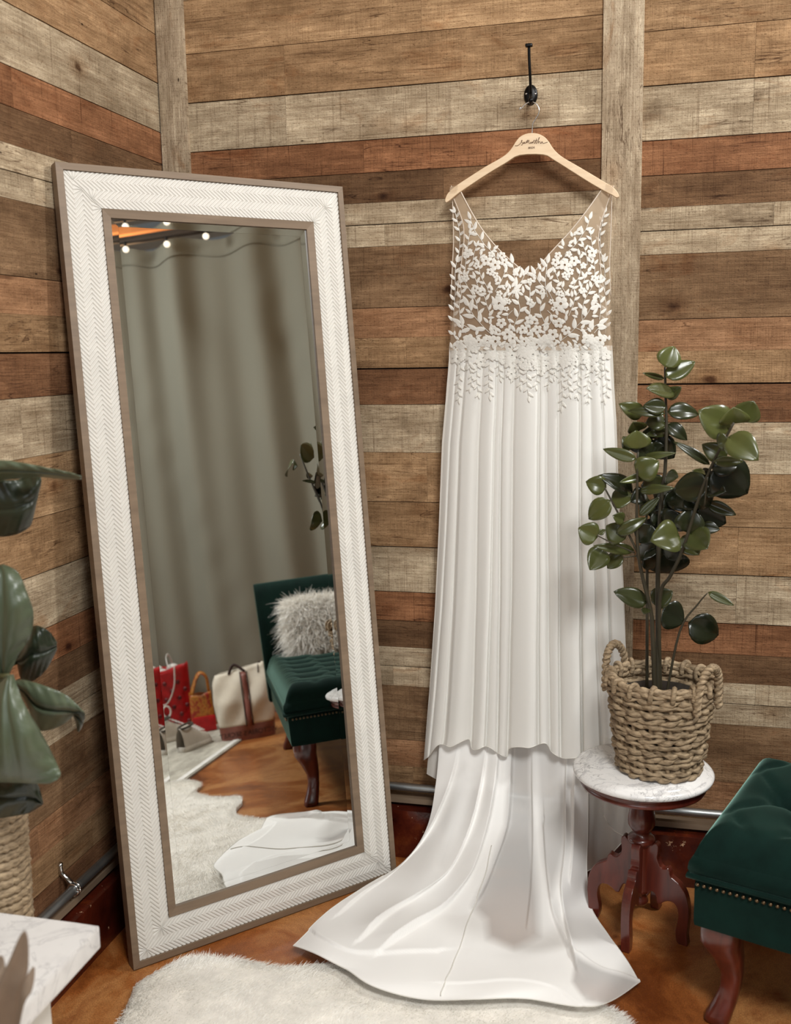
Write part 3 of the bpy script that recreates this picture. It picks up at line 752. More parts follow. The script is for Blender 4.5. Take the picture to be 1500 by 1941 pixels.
# lace at the waist and trailing down the skirt
def sk_px(px, py, l):
    l_, r_ = sk_edges(py); s = (px-l_)/(r_-l_); t = (py-655)/(1437-655)
    if py < 668:
        a = BP(px, py, l); c_ = sk_point(min(max(s, .01), .99), max(t, 0), l); f = min(1, max(0, (py-648)/20)); return a*(1-f)+c_*f
    return sk_point(min(max(s, .01), .99), max(t, 0), l)
for k in range(68):
    px = 862+k*4.3+random.uniform(-2, 2); py = random.uniform(643, 688)
    flower_piece(la, (px, py), random.uniform(8.5, 12.5), sk_px, .0042)
for k in range(60):
    px = random.uniform(858, 1156); py = random.uniform(660, 712)-8*abs(math.sin(px/22)); an = random.uniform(.6, 2.5)
    if k % 3 == 0: flower_piece(la, (px, py), random.uniform(7, 10), sk_px, .0042)
    else: leaf_piece(la, (px, py), (math.cos(an), math.sin(an)), random.uniform(12, 22), 7, sk_px, .0042)
for x0, y1, L in [(200, 1640, 44), (285, 1560, 40), (345, 1600, 44), (430, 1610, 50), (510, 1480, 42), (590, 1470, 46), (660, 1540, 44), (720, 1620, 50), (780, 1540, 44), (870, 1540, 44), (915, 1470, 40), (970, 1700, 46), (1030, 1600, 44), (1090, 1610, 46), (1170, 1640, 40), (1240, 1500, 40), (1300, 1640, 50)]:
    pts = [(x0+random.uniform(-14, 14), 1240), (x0+random.uniform(-18, 18), 1240+(y1-1240)*.4), (x0+random.uniform(-14, 14), 1240+(y1-1240)*.75), (x0, y1)]
    sprig(la, pts, L, lambda x, y, l: sk_px(x, y, l+.001), False, .46, .55)
o = la.build('lace_applique', 'lace', dr); o['label'] = 'white embroidered leaf and flower lace'
# ---- train
CT = [
 [(835, 1372, 'y', 2.687), (870, 1372, 'y', 2.677), (905, 1372, 'y', 2.682), (940, 1372, 'y', 2.674), (970, 1372, 'y', 2.682), (1000, 1372, 'y', 2.690), (1035, 1372, 'y', 2.687), (1070, 1372, 'y', 2.682), (1118, 1372, 'y', 2.687)],
 [(829, 1480, 'y', 2.65), (860, 1480, 'y', 2.63), (893, 1480, 'y', 2.635), (932, 1480, 'y', 2.625), (965, 1480, 'y', 2.64), (1000, 1480, 'y', 2.65), (1037, 1480, 'y', 2.645), (1074, 1480, 'y', 2.64), (1116, 1480, 'y', 2.655)],
 [(812, 1563, 'y', 2.63), (840, 1568, 'y', 2.59), (870, 1572, 'y', 2.58), (914, 1576, 'y', 2.565), (955, 1580, 'y', 2.575), (995, 1580, 'y', 2.59), (1036, 1580, 'y', 2.58), (1077, 1575, 'y', 2.58), (1115, 1572, 'y', 2.62)],
 [(768, 1626, 'y', 2.56), (800, 1640, 'y', 2.49), (836, 1652, 'y', 2.46), (886, 1664, 'y', 2.44), (938, 1674, 'y', 2.45), (992, 1680, 'y', 2.46), (1040, 1676, 'y', 2.46), (1085, 1660, 'y', 2.48), (1113, 1648, 'y', 2.55)],
 [(690, 1682, 'z', .035), (730, 1698, 'z', .03), (785, 1712, 'z', .03), (848, 1730, 'z', .03), (910, 1752, 'z', .025), (975, 1776, 'z', .015), (1035, 1764, 'z', .02), (1088, 1728, 'z', .03), (1120, 1716, 'z', .03)],
 [(625, 1728, 'z', .03), (672, 1752, 'z', .028), (742, 1774, 'z', .032), (815, 1795, 'z', .03), (890, 1815, 'z', .028), (965, 1822, 'z', .028), (1042, 1812, 'z', .03), (1108, 1784, 'z', .03), (1152, 1768, 'z', .02)],
 [(580, 1770, 'z', .03), (630, 1792, 'z', .045), (702, 1828, 'z', .046), (788, 1856, 'z', .046), (872, 1867, 'z', .046), (957, 1868, 'z', .046), (1040, 1866, 'z', .046), (1118, 1858, 'z', .042), (1190, 1824, 'z', .02)],
 [(556, 1794, 'z', .02), (608, 1812, 'z', .045), (655, 1836, 'z', .042), (706, 1870, 'z', .042), (800, 1892, 'z', .042), (900, 1896, 'z', .042), (1000, 1892, 'z', .042), (1130, 1908, 'z', .042), (1214, 1866, 'z', .012)]]
CG = [[(V(x, y, v) if m == 'y' else G(x, y, v)) for x, y, m, v in row] for row in CT]
NU, NV = 240, 190
cols = [[crs(row, j/NU) for j in range(NU+1)] for row in CG]
TP = np.array([[crs([cols[r][j] for r in range(len(cols))], i/NV) for j in range(NU+1)] for i in range(NV+1)])
def projpx(A):
    q = A-CAM; d = q@FW; return np.stack([750+FPX*(q@RT)/d, 970.5-FPX*(q@UP)/d], -1)
PXY = projpx(TP)
def sdist(line):
    """signed distance to a polyline, positive on its right-hand side going down"""
    L = smooth_poly([np.array([x, y, 0]) for x, y in line], 6); best = np.full(PXY.shape[:2], 1e9); sg = np.ones_like(best)
    for a, c_ in zip(L[:-1], L[1:]):
        ab = (c_-a)[:2]; ap = PXY-a[:2]; t = np.clip((ap@ab)/(ab@ab+1e-9), 0, 1); dd = ap-t[..., None]*ab; d = np.hypot(dd[..., 0], dd[..., 1])
        cr = ab[0]*ap[..., 1]-ab[1]*ap[..., 0]; m = d < best; best[m] = d[m]; sg[m] = np.where(cr[m] < 0, 1, -1)
    return best*sg
# fold edges: cloth on the given side lies in front of its neighbour and slopes back away from the edge
EDGES = [([(872, 1375), (862, 1450), (838, 1520), (800, 1590), (745, 1650), (690, 1690), (640, 1735)], -1, .016, 26),
         ([(925, 1375), (915, 1470), (893, 1560), (855, 1640), (800, 1690), (735, 1735), (680, 1785)], -1, .020, 30),
         ([(948, 1375), (940, 1480), (922, 1570), (893, 1650), (848, 1712), (790, 1752), (720, 1805)], -1, .022, 26),
         ([(970, 1375), (968, 1480), (962, 1560), (935, 1640), (915, 1690), (896, 1720)], -1, .024, 30),
         ([(1011, 1375), (1011, 1480), (1012, 1600), (1008, 1690), (1000, 1760)], 1, .012, 22),
         ([(1078, 1375), (1074, 1500), (1073, 1600), (1066, 1680), (1075, 1760), (1095, 1840)], 1, .018, 14),
         ([(1094, 1375), (1090, 1500), (1088, 1600), (1082, 1670)], 1, .016, 10),
         ([(1033, 1560), (1040, 1660), (1052, 1740), (1080, 1800)], 1, .014, 16),
         ([(830, 1375), (828, 1470), (808, 1560), (765, 1620)], 1, .010, 20),
         ([(600, 1772), (660, 1800), (740, 1806), (830, 1800)], 1, .008, 22),
         ([(1100, 1815), (1140, 1838), (1180, 1850), (1215, 1864)], -1, .010, 26),
         ([(840, 1862), (900, 1859), (960, 1857), (1020, 1862), (1060, 1874), (1100, 1905)], 1, .004, 14)]
yy = PXY[..., 1]; floor_f = np.clip((yy-1640)/110, 0, 1)
H_ = np.zeros(PXY.shape[:2])
for ln, sg, A_, w_ in EDGES:
    d = sdist(ln)*sg; x0_ = min(p[1] for p in ln); x1_ = max(p[1] for p in ln)
    fade = np.clip((x1_+14-yy)/40, 0, 1) if ln[0][1] < 1400 else 1.
    H_ += A_*np.where(d > 0, np.exp(-d/w_), np.exp(-(d/2.6)**2))*fade
ss_ = np.linspace(0, 1, NU+1)[None, :]; tt_ = np.linspace(0, 1, NV+1)[:, None]
H_ *= np.clip((yy-1390)/100, .05, 1)
H_ += .004*np.sin(ss_*31+2*np.sin(tt_*5))*(1-floor_f)+floor_f*.0035*np.sin(ss_*21-tt_*6+np.sin(tt_*13))
TP[..., 1] -= H_*(1-.75*floor_f); TP[..., 2] += H_*(.85*floor_f)
TP[..., 2] = np.maximum(TP[..., 2], .006)
# where the chiffon lies single it is sheer, elsewhere doubled
def poly_soft(poly, w_):
    P_ = np.array(poly, float); x, y = PXY[..., 0], PXY[..., 1]; ins = np.zeros(x.shape, bool); best = np.full(x.shape, 1e9)
    for a, c_ in zip(P_, np.roll(P_, -1, 0)):
        m = (a[1] > y) != (c_[1] > y); ins ^= m & (x < (c_[0]-a[0])*(y-a[1])/(c_[1]-a[1]+1e-12)+a[0])
        ab = c_-a; ap = PXY-a; t = np.clip((ap@ab)/(ab@ab), 0, 1); dd = ap-t[..., None]*ab; best = np.minimum(best, np.hypot(dd[..., 0], dd[..., 1]))
    return np.clip(.5+np.where(ins, best, -best)/(2*w_), 0, 1)
LAY = np.full(PXY.shape[:2], .985)
for poly, w_, al in (([(972, 1370), (1009, 1370), (1010, 1600), (1020, 1700), (1022, 1775), (975, 1796), (925, 1780), (922, 1745), (898, 1722), (930, 1650), (962, 1560)], 10, .56),
                     ([(1012, 1370), (1075, 1370), (1072, 1600), (1045, 1700), (1030, 1620)], 8, .70),
                     ([(1092, 1820), (1140, 1842), (1214, 1866), (1165, 1908), (1110, 1898), (1085, 1860)], 5, .56),
                     ([(858, 1500), (880, 1450), (905, 1470), (880, 1560), (840, 1630)], 14, .84)):
    m = poly_soft(poly, w_); LAY = LAY*(1-m)+al*m
TP = [list(r_) for r_ in TP]
b = MB(); b.grid(TP); b.a['layers'] = LAY.ravel().tolist(); b.build('train', 'train', dr)
b = MB(); hem = [TP[NV][j] for j in range(NU+1)]; b.tube(hem, .0013, 5)
b.tube([TP[i][0] for i in range(NV//2, NV+1)], .0012, 5); b.tube([TP[i][NU] for i in range(0, NV+1)], .0012, 5); b.build('train_hem', 'lace', dr)
b = MB(); ip = []
for q in smooth_poly([np.array([x, y, 0]) for x, y in [(934, 1600), (920, 1660), (905, 1705), (886, 1755), (866, 1810), (846, 1860), (835, 1886)]], 8):
    k = np.argmin(((PXY-q[:2])**2).sum(-1)); ip.append(np.array(TP[k//(NU+1)][k % (NU+1)])+np.array([0, -.0015, .0015]))
b.tube(smooth_poly(ip[::3], 3), .0016, 5); b.build('train_seam', 'lace', dr)
# side panel of the under-layer hanging behind the small table
b = MB(); P = []
for i in range(31):
    t = i/30; row = []
    for j in range(41):
        s = j/40; px = 1098+s*(126+14*math.sin(t*3)); hemy = itp(px, [1098, 1120, 1140, 1160, 1180, 1200, 1240], [1660, 1648, 1638, 1618, 1596, 1590, 1584])
        py = 1400+(hemy-1400)*t
        row.append(V(px, py, YB-.078-.012*math.sin(s*14+t)-.01*t))
    P.append(row)
b.grid(P); b.build('side_drape', 'under', dr)
b = MB(); b.tube(P[-1], .0013, 5); b.build('drape_hem', 'lace', dr)
b = MB(); Q = []
for i in range(21):
    t = i/20; row = []
    for j in range(31):
        s = j/30; px = 1145+s*60; hemy = itp(px, [1145, 1152, 1165, 1185, 1205], [1545, 1560, 1575, 1586, 1592]); py = 1400+(hemy-1400)*t
        row.append(V(px, py, YB-.108-.008*math.sin(s*9+t*2)))
    Q.append(row)
b.grid(Q); b.build('overlay_drape', 'sheer', dr)
b = MB(); b.tube(Q[-1], .0013, 5); b.build('overlay_hem', 'lace', dr)
# left lower corner of the back layer
b = MB(); Q = []
for i in range(13):
    t = i/12; row = []
    for j in range(9):
        s = j/8; px = 815+s*40-6*t*(1-s); hemy = 1445+(22+26*s)*1.0; py = 1400+(hemy-1400)*t
        row.append(V(px, py, YB-.05-.006*math.sin(s*7)))
    Q.append(row)
b.grid(Q); b.build('back_drape', 'under', dr)

# ================================================================== SIDE TABLE
TX, TY, TZ = .003, 2.443, .437
tb = thing('side_table', 'small round mahogany pedestal table with white marble top', 'table', (TX, TY, 0))
b = MB(); b.lathe([(1e-5, 0), (.150, 0), (.152, -.002), (.1545, -.004), (.158, -.0045), (.166, -.007), (.170, -.012), (.1685, -.019), (.160, -.024), (1e-5, -.024)], (TX, TY, TZ), 72); b.build('marble_top', 'marble', tb)
b = MB(); b.lathe([(1e-5, -.024), (.154, -.024), (.156, -.030), (.150, -.034), (.150, -.040), (.153, -.043), (.151, -.048), (.140, -.053), (1e-5, -.054)], (TX, TY, TZ), 72); b.build('apron', 'mahogany', tb)
b = MB(); b.lathe([(1e-5, .384), (.034, .384), (.034, .376), (.022, .371), (.019, .362), (.022, .345), (.030, .320), (.0335, .300), (.033, .283), (.024, .268), (.019, .262), (.020, .257), (.030, .252), (.034, .247), (.034, .241), (.030, .236), (.024, .230), (.0235, .225), (.0235, .120), (.026, .115), (.026, .108), (.018, .102), (.016, .094), (.020, .086), (.021, .080), (.015, .070), (1e-5, .066)], (TX, TY, 0), 36); b.build('column', 'mahogany', tb)
prof = [(.018, .228), (.030, .238), (.040, .246), (.047, .240), (.048, .226), (.046, .208), (.050, .196), (.060, .186), (.071, .186), (.078, .190), (.084, .182), (.087, .170), (.098, .163), (.114, .153), (.128, .134), (.136, .108), (.138, .080), (.136, .052), (.134, .028), (.136, .008), (.135, 0), (.112, 0), (.105, .016), (.104, .036), (.108, .056), (.110, .076), (.106, .094), (.096, .104), (.082, .104), (.070, .098), (.060, .090), (.052, .092), (.046, .104), (.040, .116), (.030, .116), (.018, .104)]
cang = math.atan2(2.332-TY, -.03-TX)
for k, q in enumerate([(-.123, 2.479), (.119, 2.398), (-.03, 2.332), (.049, 2.566)]):
    d = nrm(np.array([q[0]-TX, q[1]-TY, 0])); n2 = np.array([-d[1], d[0], 0]); R = math.hypot(q[0]-TX, q[1]-TY)
    sc_ = R/.134
    outl = [np.array([TX, TY, 0])+d*(r*sc_ if r > .05 else r)+np.array([0, 0, z])-n2*.011 for r, z in prof]
    outl = smooth_poly(outl, 3, True)
    b = MB(); b.prism(outl, n2*.022)
    lg = b.build('leg', 'mahogany', tb); md = lg.modifiers.new('bevel', 'BEVEL'); md.width = .003; md.segments = 2; md.limit_method = 'ANGLE'

# ================================================================== BASKET + PLANT
BXc, BYc, BZ = .041, 2.432, TZ+.001
bk = thing('woven_basket', 'woven seagrass basket with two handles on the marble side table', 'basket', (BXc, BYc, BZ))
rad = lambda z: .0905+.029*(z/.235)**.75
b = MB(); rows = 14; nst = 16; hgt = .228
for r_ in range(rows):
    z = .010+(hgt-.016)*r_/(rows-1)
    for ph in (0, 1):
        pts = []; rr = []
        N = nst*8
        for k in range(N):
            an = 2*math.pi*k/N; wv = math.sin(nst/2*an+math.pi*(r_ % 2)+math.pi*ph)
            R = rad(z)+.0065*wv; zz = z+(.0035 if ph else -.0035)*math.cos(nst*an*.5+r_)+.0012*math.sin(an*3+r_*1.7)
            pts.append((BXc+R*math.cos(an), BYc+R*math.sin(an), BZ+zz)); rr.append(.0062+.0018*math.sin(an*nst+ph*2+r_)+.0006*math.sin(an*31))
        b.tube(pts, rr, 7, closed=True)
for k in range(nst):
    an = 2*math.pi*(k+.5)/nst
    b.tube([(BXc+rad(z)*math.cos(an), BYc+rad(z)*math.sin(an), BZ+z) for z in np.linspace(.004, hgt, 12)], .0055, 6)
    an2 = an+.10
    b.tube(smooth_poly([(BXc+(rad(hgt)+q)*math.cos(an+dq), BYc+(rad(hgt)+q)*math.sin(an+dq), BZ+hgt+dz) for q, dz, dq in ((.011, -.02, 0), (.011, .004, .02), (0, .012, .05), (-.010, .003, .08), (-.009, -.02, .1))], 4), .0062, 6)
N = 120
b.tube([(BXc+rad(hgt)*math.cos(2*math.pi*k/N), BYc+rad(hgt)*math.sin(2*math.pi*k/N), BZ+hgt+.002) for k in range(N)], [.0075+.0015*math.sin(k*1.3) for k in range(N)], 7, closed=True)
b.lathe([(1e-5, .004), (.08, .004), (.086, .008), (.086, .002)], (BXc, BYc, BZ), 32)
b.build('basket_body', 'seagrass', bk)
for an0, tilt in ((math.radians(146), 1), (math.radians(-36), 1)):
    b = MB(); pts = []; R0 = rad(hgt); tng = np.array([-math.sin(an0), math.cos(an0), 0]); rd = np.array([math.cos(an0), math.sin(an0), 0])
    c0 = np.array([BXc, BYc, BZ+hgt])+rd*R0
    prof_ = [(-.044, -.05), (-.042, -.015), (-.036, .022), (-.022, .046), (0, .056), (.022, .046), (.036, .022), (.042, -.015), (.044, -.05)]
    base_ = smooth_poly([c0+tng*a+np.array([0, 0, z])+rd*(.012+.12*max(0, z)) for a, z in prof_], 10)
    b.tube(base_, [.0075]*len(base_), 8)
    for ph in (0, math.pi):
        hel = []
        for i, p in enumerate(base_):
            t = nrm(base_[min(i+1, len(base_)-1)]-base_[max(i-1, 0)]); u = nrm(np.cross(t, rd)); v_ = np.cross(t, u); an = i*.75+ph
            hel.append(p+(u*math.cos(an)+v_*math.sin(an))*.0058)
        b.tube(hel, .0052, 6)
    b.build('handle', 'seagrass', bk)

pln = thing('potted_rubber_plant', 'leafy green rubber plant growing out of the woven basket', 'plant', (BXc, BYc, BZ+.012))
b = MB(); b.lathe([(1e-5, 0), (.074, 0), (.093, .165), (.097, .17), (.097, .178), (.088, .178), (.086, .168), (1e-5, .162)], (BXc, BYc, BZ+.012), 40); b.build('pot', 'soil', pln)
def c6(x, y): return (1060+x/3.409, 640+y/3.409)
def PV(x, y, d=0.):
    px, py = c6(x, y); return V(px, py, BYc+d)
b = MB(); zb = BZ+.17
def stem(pts, r0, r1, d0, d1):
    n = len(pts); P = [PV(x, y, d0+(d1-d0)*i/(n-1)) for i, (x, y) in enumerate(pts)]
    if pts[0][1] > 1880: P[0] = np.array([P[0][0], P[0][1], zb])
    P = smooth_poly(P, 5); b.tube(P, list(np.linspace(r0, r1, len(P))), 8)
stem([(640, 2160), (640, 1900), (640, 1500), (660, 1050), (685, 870), (695, 600), (690, 400), (685, 190)], .0065, .0025, 0, -.01)
stem([(625, 2150), (605, 1900), (590, 1750), (530, 1500), (505, 1300), (505, 1000), (510, 740)], .0058, .0025, -.01, -.05)
stem([(660, 2150), (650, 1700), (720, 1540), (800, 1370), (900, 1050), (990, 820), (1130, 550)], .005, .0026, .01, -.18)
stem([(510, 1390), (450, 1270), (380, 1130), (295, 970)], .003, .002, -.03, -.05)
stem([(505, 1410), (420, 1420)], .0018, .0014, -.03, -.05)
stem([(490, 1390), (350, 1330), (250, 1280)], .002, .0012, -.03, -.06)
stem([(575, 2000), (570, 1500), (560, 1200), (600, 1050)], .004, .0025, .03, .04)
stem([(690, 2150), (780, 1900), (900, 1720), (960, 1650)], .0034, .0012, -.02, -.03)
stem([(960, 900), (940, 1090)], .002, .0015, -.14, -.12)
b.build('stem', 'stem', pln)
def leafmesh(b, vals, base, tip, W, nvec, sh, cup=.18, droop=.1, n=9, point=1.):
    base, tip = np.array(base, float), np.array(tip, float); ax = tip-base; L = np.linalg.norm(ax); ax /= L
    side_ = nrm(np.cross(ax, nvec)); N = nrm(np.cross(side_, ax))
    vs = []
    for i in range(n+1):
        t = i/n; wd = W*.54*(math.sin(math.pi*t**.80)**.66*(1-.18*t*t) if 0 < t < 1 else 0)
        wd = max(wd, .0008)
        c_ = base+ax*L*t+N*(droop*L*(math.sin(math.pi*t)*.6-.5*t*t))
        for s_ in (-1, -.6, -.22, 0, .22, .6, 1):
            up = cup*wd*(abs(s_)**1.4)*1.0-(.0012 if s_ == 0 else 0)
            vs.append(c_+side_*wd*s_+N*up)
    b.add(vs, [(i*7+k, i*7+k+1, (i+1)*7+k+1, (i+1)*7+k) for i in range(n) for k in range(6)])
    vals += [sh]*len(vs)
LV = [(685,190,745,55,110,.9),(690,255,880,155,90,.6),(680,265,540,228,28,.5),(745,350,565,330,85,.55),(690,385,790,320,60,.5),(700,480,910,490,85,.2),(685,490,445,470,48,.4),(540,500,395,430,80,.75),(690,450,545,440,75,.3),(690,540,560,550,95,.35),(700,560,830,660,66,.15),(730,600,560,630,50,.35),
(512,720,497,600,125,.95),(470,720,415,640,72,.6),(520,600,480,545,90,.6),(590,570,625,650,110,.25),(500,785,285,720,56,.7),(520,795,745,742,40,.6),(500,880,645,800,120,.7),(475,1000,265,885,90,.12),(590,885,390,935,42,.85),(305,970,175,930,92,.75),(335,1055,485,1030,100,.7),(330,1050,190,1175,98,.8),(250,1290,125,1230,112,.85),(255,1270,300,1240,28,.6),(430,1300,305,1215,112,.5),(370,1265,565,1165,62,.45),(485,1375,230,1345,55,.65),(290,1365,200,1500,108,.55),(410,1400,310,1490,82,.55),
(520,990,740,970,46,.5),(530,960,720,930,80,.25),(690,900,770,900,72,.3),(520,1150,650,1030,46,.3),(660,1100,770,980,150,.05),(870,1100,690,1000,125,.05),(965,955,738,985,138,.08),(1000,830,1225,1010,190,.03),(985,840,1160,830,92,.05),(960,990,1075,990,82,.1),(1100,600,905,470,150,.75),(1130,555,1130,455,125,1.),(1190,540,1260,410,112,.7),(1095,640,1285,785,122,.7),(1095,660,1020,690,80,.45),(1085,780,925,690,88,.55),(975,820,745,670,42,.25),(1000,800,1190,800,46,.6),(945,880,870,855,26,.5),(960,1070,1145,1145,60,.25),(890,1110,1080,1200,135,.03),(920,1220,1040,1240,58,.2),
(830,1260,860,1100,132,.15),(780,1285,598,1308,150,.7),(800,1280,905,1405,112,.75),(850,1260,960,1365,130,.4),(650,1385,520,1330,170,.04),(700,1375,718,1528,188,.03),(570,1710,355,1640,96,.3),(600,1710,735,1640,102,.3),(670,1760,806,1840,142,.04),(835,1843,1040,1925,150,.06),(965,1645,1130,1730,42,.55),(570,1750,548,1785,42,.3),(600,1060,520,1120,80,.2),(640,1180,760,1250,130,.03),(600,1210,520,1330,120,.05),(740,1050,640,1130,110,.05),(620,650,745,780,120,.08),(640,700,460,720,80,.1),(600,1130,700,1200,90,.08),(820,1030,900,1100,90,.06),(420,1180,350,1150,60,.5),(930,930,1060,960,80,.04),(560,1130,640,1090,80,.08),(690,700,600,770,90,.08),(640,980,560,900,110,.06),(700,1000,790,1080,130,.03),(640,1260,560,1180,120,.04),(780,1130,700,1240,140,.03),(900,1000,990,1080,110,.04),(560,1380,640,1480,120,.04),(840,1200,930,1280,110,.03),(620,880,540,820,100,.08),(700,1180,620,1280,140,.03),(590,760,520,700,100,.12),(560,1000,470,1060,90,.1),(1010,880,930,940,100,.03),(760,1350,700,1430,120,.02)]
b = MB(); vals = []
for k, (x0, y0, x1, y1, W, sh) in enumerate(LV):
    r = random.Random(k*7+1); L = math.hypot(x1-x0, y1-y0)
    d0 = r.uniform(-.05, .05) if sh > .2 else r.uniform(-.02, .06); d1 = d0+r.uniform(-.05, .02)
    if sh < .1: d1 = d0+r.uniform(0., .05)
    if x0 > 860 and y0 < 1120:
        fw_ = -.06-.12*min(1, max(0, (1120-y0)/560)); d0 += fw_; d1 += fw_
    elif x0 > 740 and y0 < 1300: d0 -= .06; d1 -= .08
    p0, p1 = PV(x0, y0, d0), PV(x1, y1, d1)
    to = nrm(CAM-p0); nv = nrm(to+np.array([r.uniform(-.25, .25), 0, r.uniform(-.1, .5)]))
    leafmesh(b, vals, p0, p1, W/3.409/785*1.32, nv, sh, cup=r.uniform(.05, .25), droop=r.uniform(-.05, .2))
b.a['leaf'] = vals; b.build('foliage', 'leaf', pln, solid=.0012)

# ================================================================== CHAISE BENCH
bu = nrm(np.array([.943, -.333, 0])); bv = nrm(np.array([.333, .943, 0])); bz = np.array([0, 0, 1.])
B0 = np.array([.110, 2.088, 0]); BLn, BWd = 1.24, .50
def BC(u, v, z): return B0+bu*u+bv*v+bz*z
ch = thing('chaise_bench', 'green velvet tufted chaise bench with nailhead trim and wooden legs', 'bench', BC(BLn/2, BWd/2, 0))
b = MB(); b.box(BC(BLn/2, BWd/2, .285), (BLn, BWd, .115), (bu, bv, bz), bev=.012); b.build('upholstered_base', 'velvet', ch)
def seat_h(u, v):
    # deep diamond tufting
    h = .0
    e = min(u, BLn-u, v, BWd-v); edge = min(1, max(0, e)/.07)
    h = .066*(1-(1-edge)**3.2)
    du, dv = .17, .125
    m = 9
    for i in range(-1, 9):
        for j in range(0, 5):
            cu = .125+i*du+(du/2 if j % 2 else 0); cv = .0+j*dv
            if cv < .05 or cv > BWd-.05 or cu < .07 or cu > BLn-.1: continue
            d = math.hypot(u-cu, v-cv); h -= .036*math.exp(-(d/.028)**2)+.012*math.exp(-(d/.06)**2)
    # creases between buttons
    a = (u-.125)/du; c_ = v/dv; s1 = abs(((a+c_/2) % 1)-.0); s1 = min(s1, 1-s1); s2 = abs(((a-c_/2) % 1)); s2 = min(s2, 1-s2)
    inn = min(1, max(0, e-.02)/.06)
    h -= .010*inn*(math.exp(-(s1/.07)**2)+math.exp(-(s2/.07)**2))
    return h
b = MB(); NUu, NVv = 150, 64; P = []
for j in range(NVv+1):
    P.append([BC(BLn*i/NUu, BWd*j/NVv, .392+seat_h(BLn*i/NUu, BWd*j/NVv)) for i in range(NUu+1)])
b.grid(P)
# rounded sides of the cushion
per = [(u, 0) for u in np.linspace(0, BLn, 40)]+[(BLn, v) for v in np.linspace(0, BWd, 20)[1:]]+[(u, BWd) for u in np.linspace(BLn, 0, 40)[1:]]+[(0, v) for v in np.linspace(BWd, 0, 20)[1:-1]]
sd = []
for z, o_ in ((.346, -.006), (.352, .004), (.365, .009), (.38, .007), (.392, .0)):
    sd.append([BC(u+(o_ if u > BLn-1e-6 else -o_ if u < 1e-6 else 0), v+(o_ if v > BWd-1e-6 else -o_ if v < 1e-6 else 0), z) for u, v in per])
b.grid(sd, True); cu_ = b.build('seat_cushion', 'velvet', ch)
b = MB(); b.tube([BC(u+(.008 if u > BLn-1e-6 else -.008 if u < 1e-6 else 0), v+(.008 if v > BWd-1e-6 else -.008 if v < 1e-6 else 0), .349) for u, v in per], .006, 8, closed=True); b.build('piping', 'velvet', ch)
du, dv = .17, .125
for i in range(-1, 9):
    for j in range(0, 5):
        cu, cv = .125+i*du+(du/2 if j % 2 else 0), j*dv
        if cv < .05 or cv > BWd-.05 or cu < .07 or cu > BLn-.1: continue
        b = MB(); b.ball(BC(cu, cv, .392+seat_h(cu, cv)+.002), .011, 10, (1, 1, .5)); b.build('tuft_button', 'velvet', cu_)
b = MB(); nail = [(u, 0) for u in np.arange(.012, BLn, .0135)]+[(0, v) for v in np.arange(.02, BWd, .0135)]
for u, v in nail:
    b.ball(BC(u-(.003 if u == 0 else 0), v-(.003 if v == 0 else 0), .331), .0043, 6)
nh = b.build('nailhead_trim', 'brass', ch); nh['label'] = 'row of small brass nailheads'
for u, v, su, sv in ((.055, .055, -1, -1), (BLn-.055, .055, 1, -1), (.055, BWd-.055, -1, 1), (BLn-.055, BWd-.055, 1, 1)):
    b = MB(); P = []
    for z, off, wd in ((.235, .0, .042), (.215, .002, .044), (.19, .004, .042), (.15, -.008, .032), (.11, -.016, .023), (.075, -.014, .021), (.045, -.006, .024), (.02, .003, .027), (.006, .006, .027), (0, .006, .022)):
        c_ = BC(u+su*off, v+sv*off, z); row = []
        for k in range(20):
            an = 2*math.pi*k/20; cx_, cy_ = math.cos(an), math.sin(an); q = (abs(cx_)**3.2+abs(cy_)**3.2)**(-1/3.2)
            row.append(c_+bu*cx_*q*wd+bv*cy_*q*wd)
        P.append(row)
    b.grid(P, True); b.add(P[-1], [tuple(range(20))]); b.build('leg', 'mahogany', ch)
# scrolled back panel at the far end
b = MB(); P = []
prof_ = [(BLn-.03, .23), (BLn-.03, .45), (BLn-.015, .60), (BLn+.02, .74), (BLn+.05, .79), (BLn+.085, .80), (BLn+.115, .775), (BLn+.115, .73), (BLn+.09, .62), (BLn+.075, .45), (BLn+.07, .23)]
pf = smooth_poly([np.array(p) for p in prof_], 5)
for v in (-.012, -.006, .01, BWd*.25, BWd*.5, BWd*.75, BWd-.01, BWd+.006, BWd+.012):
    sh = .012 if v in (-.012, BWd+.012) else 0
    cen = np.mean(pf, axis=0)
    P.append([BC(*(p[0]+(cen[0]-p[0])*sh*4, v, p[1]+(cen[1]-p[1])*sh*1.5)) for p in pf])
b.grid(P, True); b.add(P[0], [tuple(range(len(pf)))]); b.add(P[-1], [tuple(range(len(pf)))]); b.build('backrest', 'velvet', ch)

# ---- shaggy pillow leaning on the back
def strands(b, roots, normals, L, w_, lean, curl, seg=3):
    roots = np.array(roots); normals = np.array(normals); n = len(roots)
    d = normals+lean; d /= np.linalg.norm(d, axis=1)[:, None]
    sidev = np.cross(d, rng.normal(size=(n, 3))); sidev /= np.linalg.norm(sidev, axis=1)[:, None]
    Ls = np.array(L).reshape(-1, 1)*np.ones((n, 1)); cl = curl
    V_ = []
    for k in range(seg+1):
        t = k/seg; p = roots+d*Ls*t+cl*Ls*t*t; ww = w_*(1-.85*t)
        V_ += [p-sidev*ww, p+sidev*ww]
    arr = np.stack(V_, 1).reshape(-1, 3); o = len(b.v); m = 2*(seg+1)
    b.v += arr.tolist()
    q = o+np.arange(n)[:, None]*m+np.zeros((1, seg), int)+2*np.arange(seg)[None, :]
    F_ = np.stack([q, q+1, q+3, q+2], -1).reshape(-1, 4)
    b.f += F_.tolist(); b.smooth += [True]*len(F_)
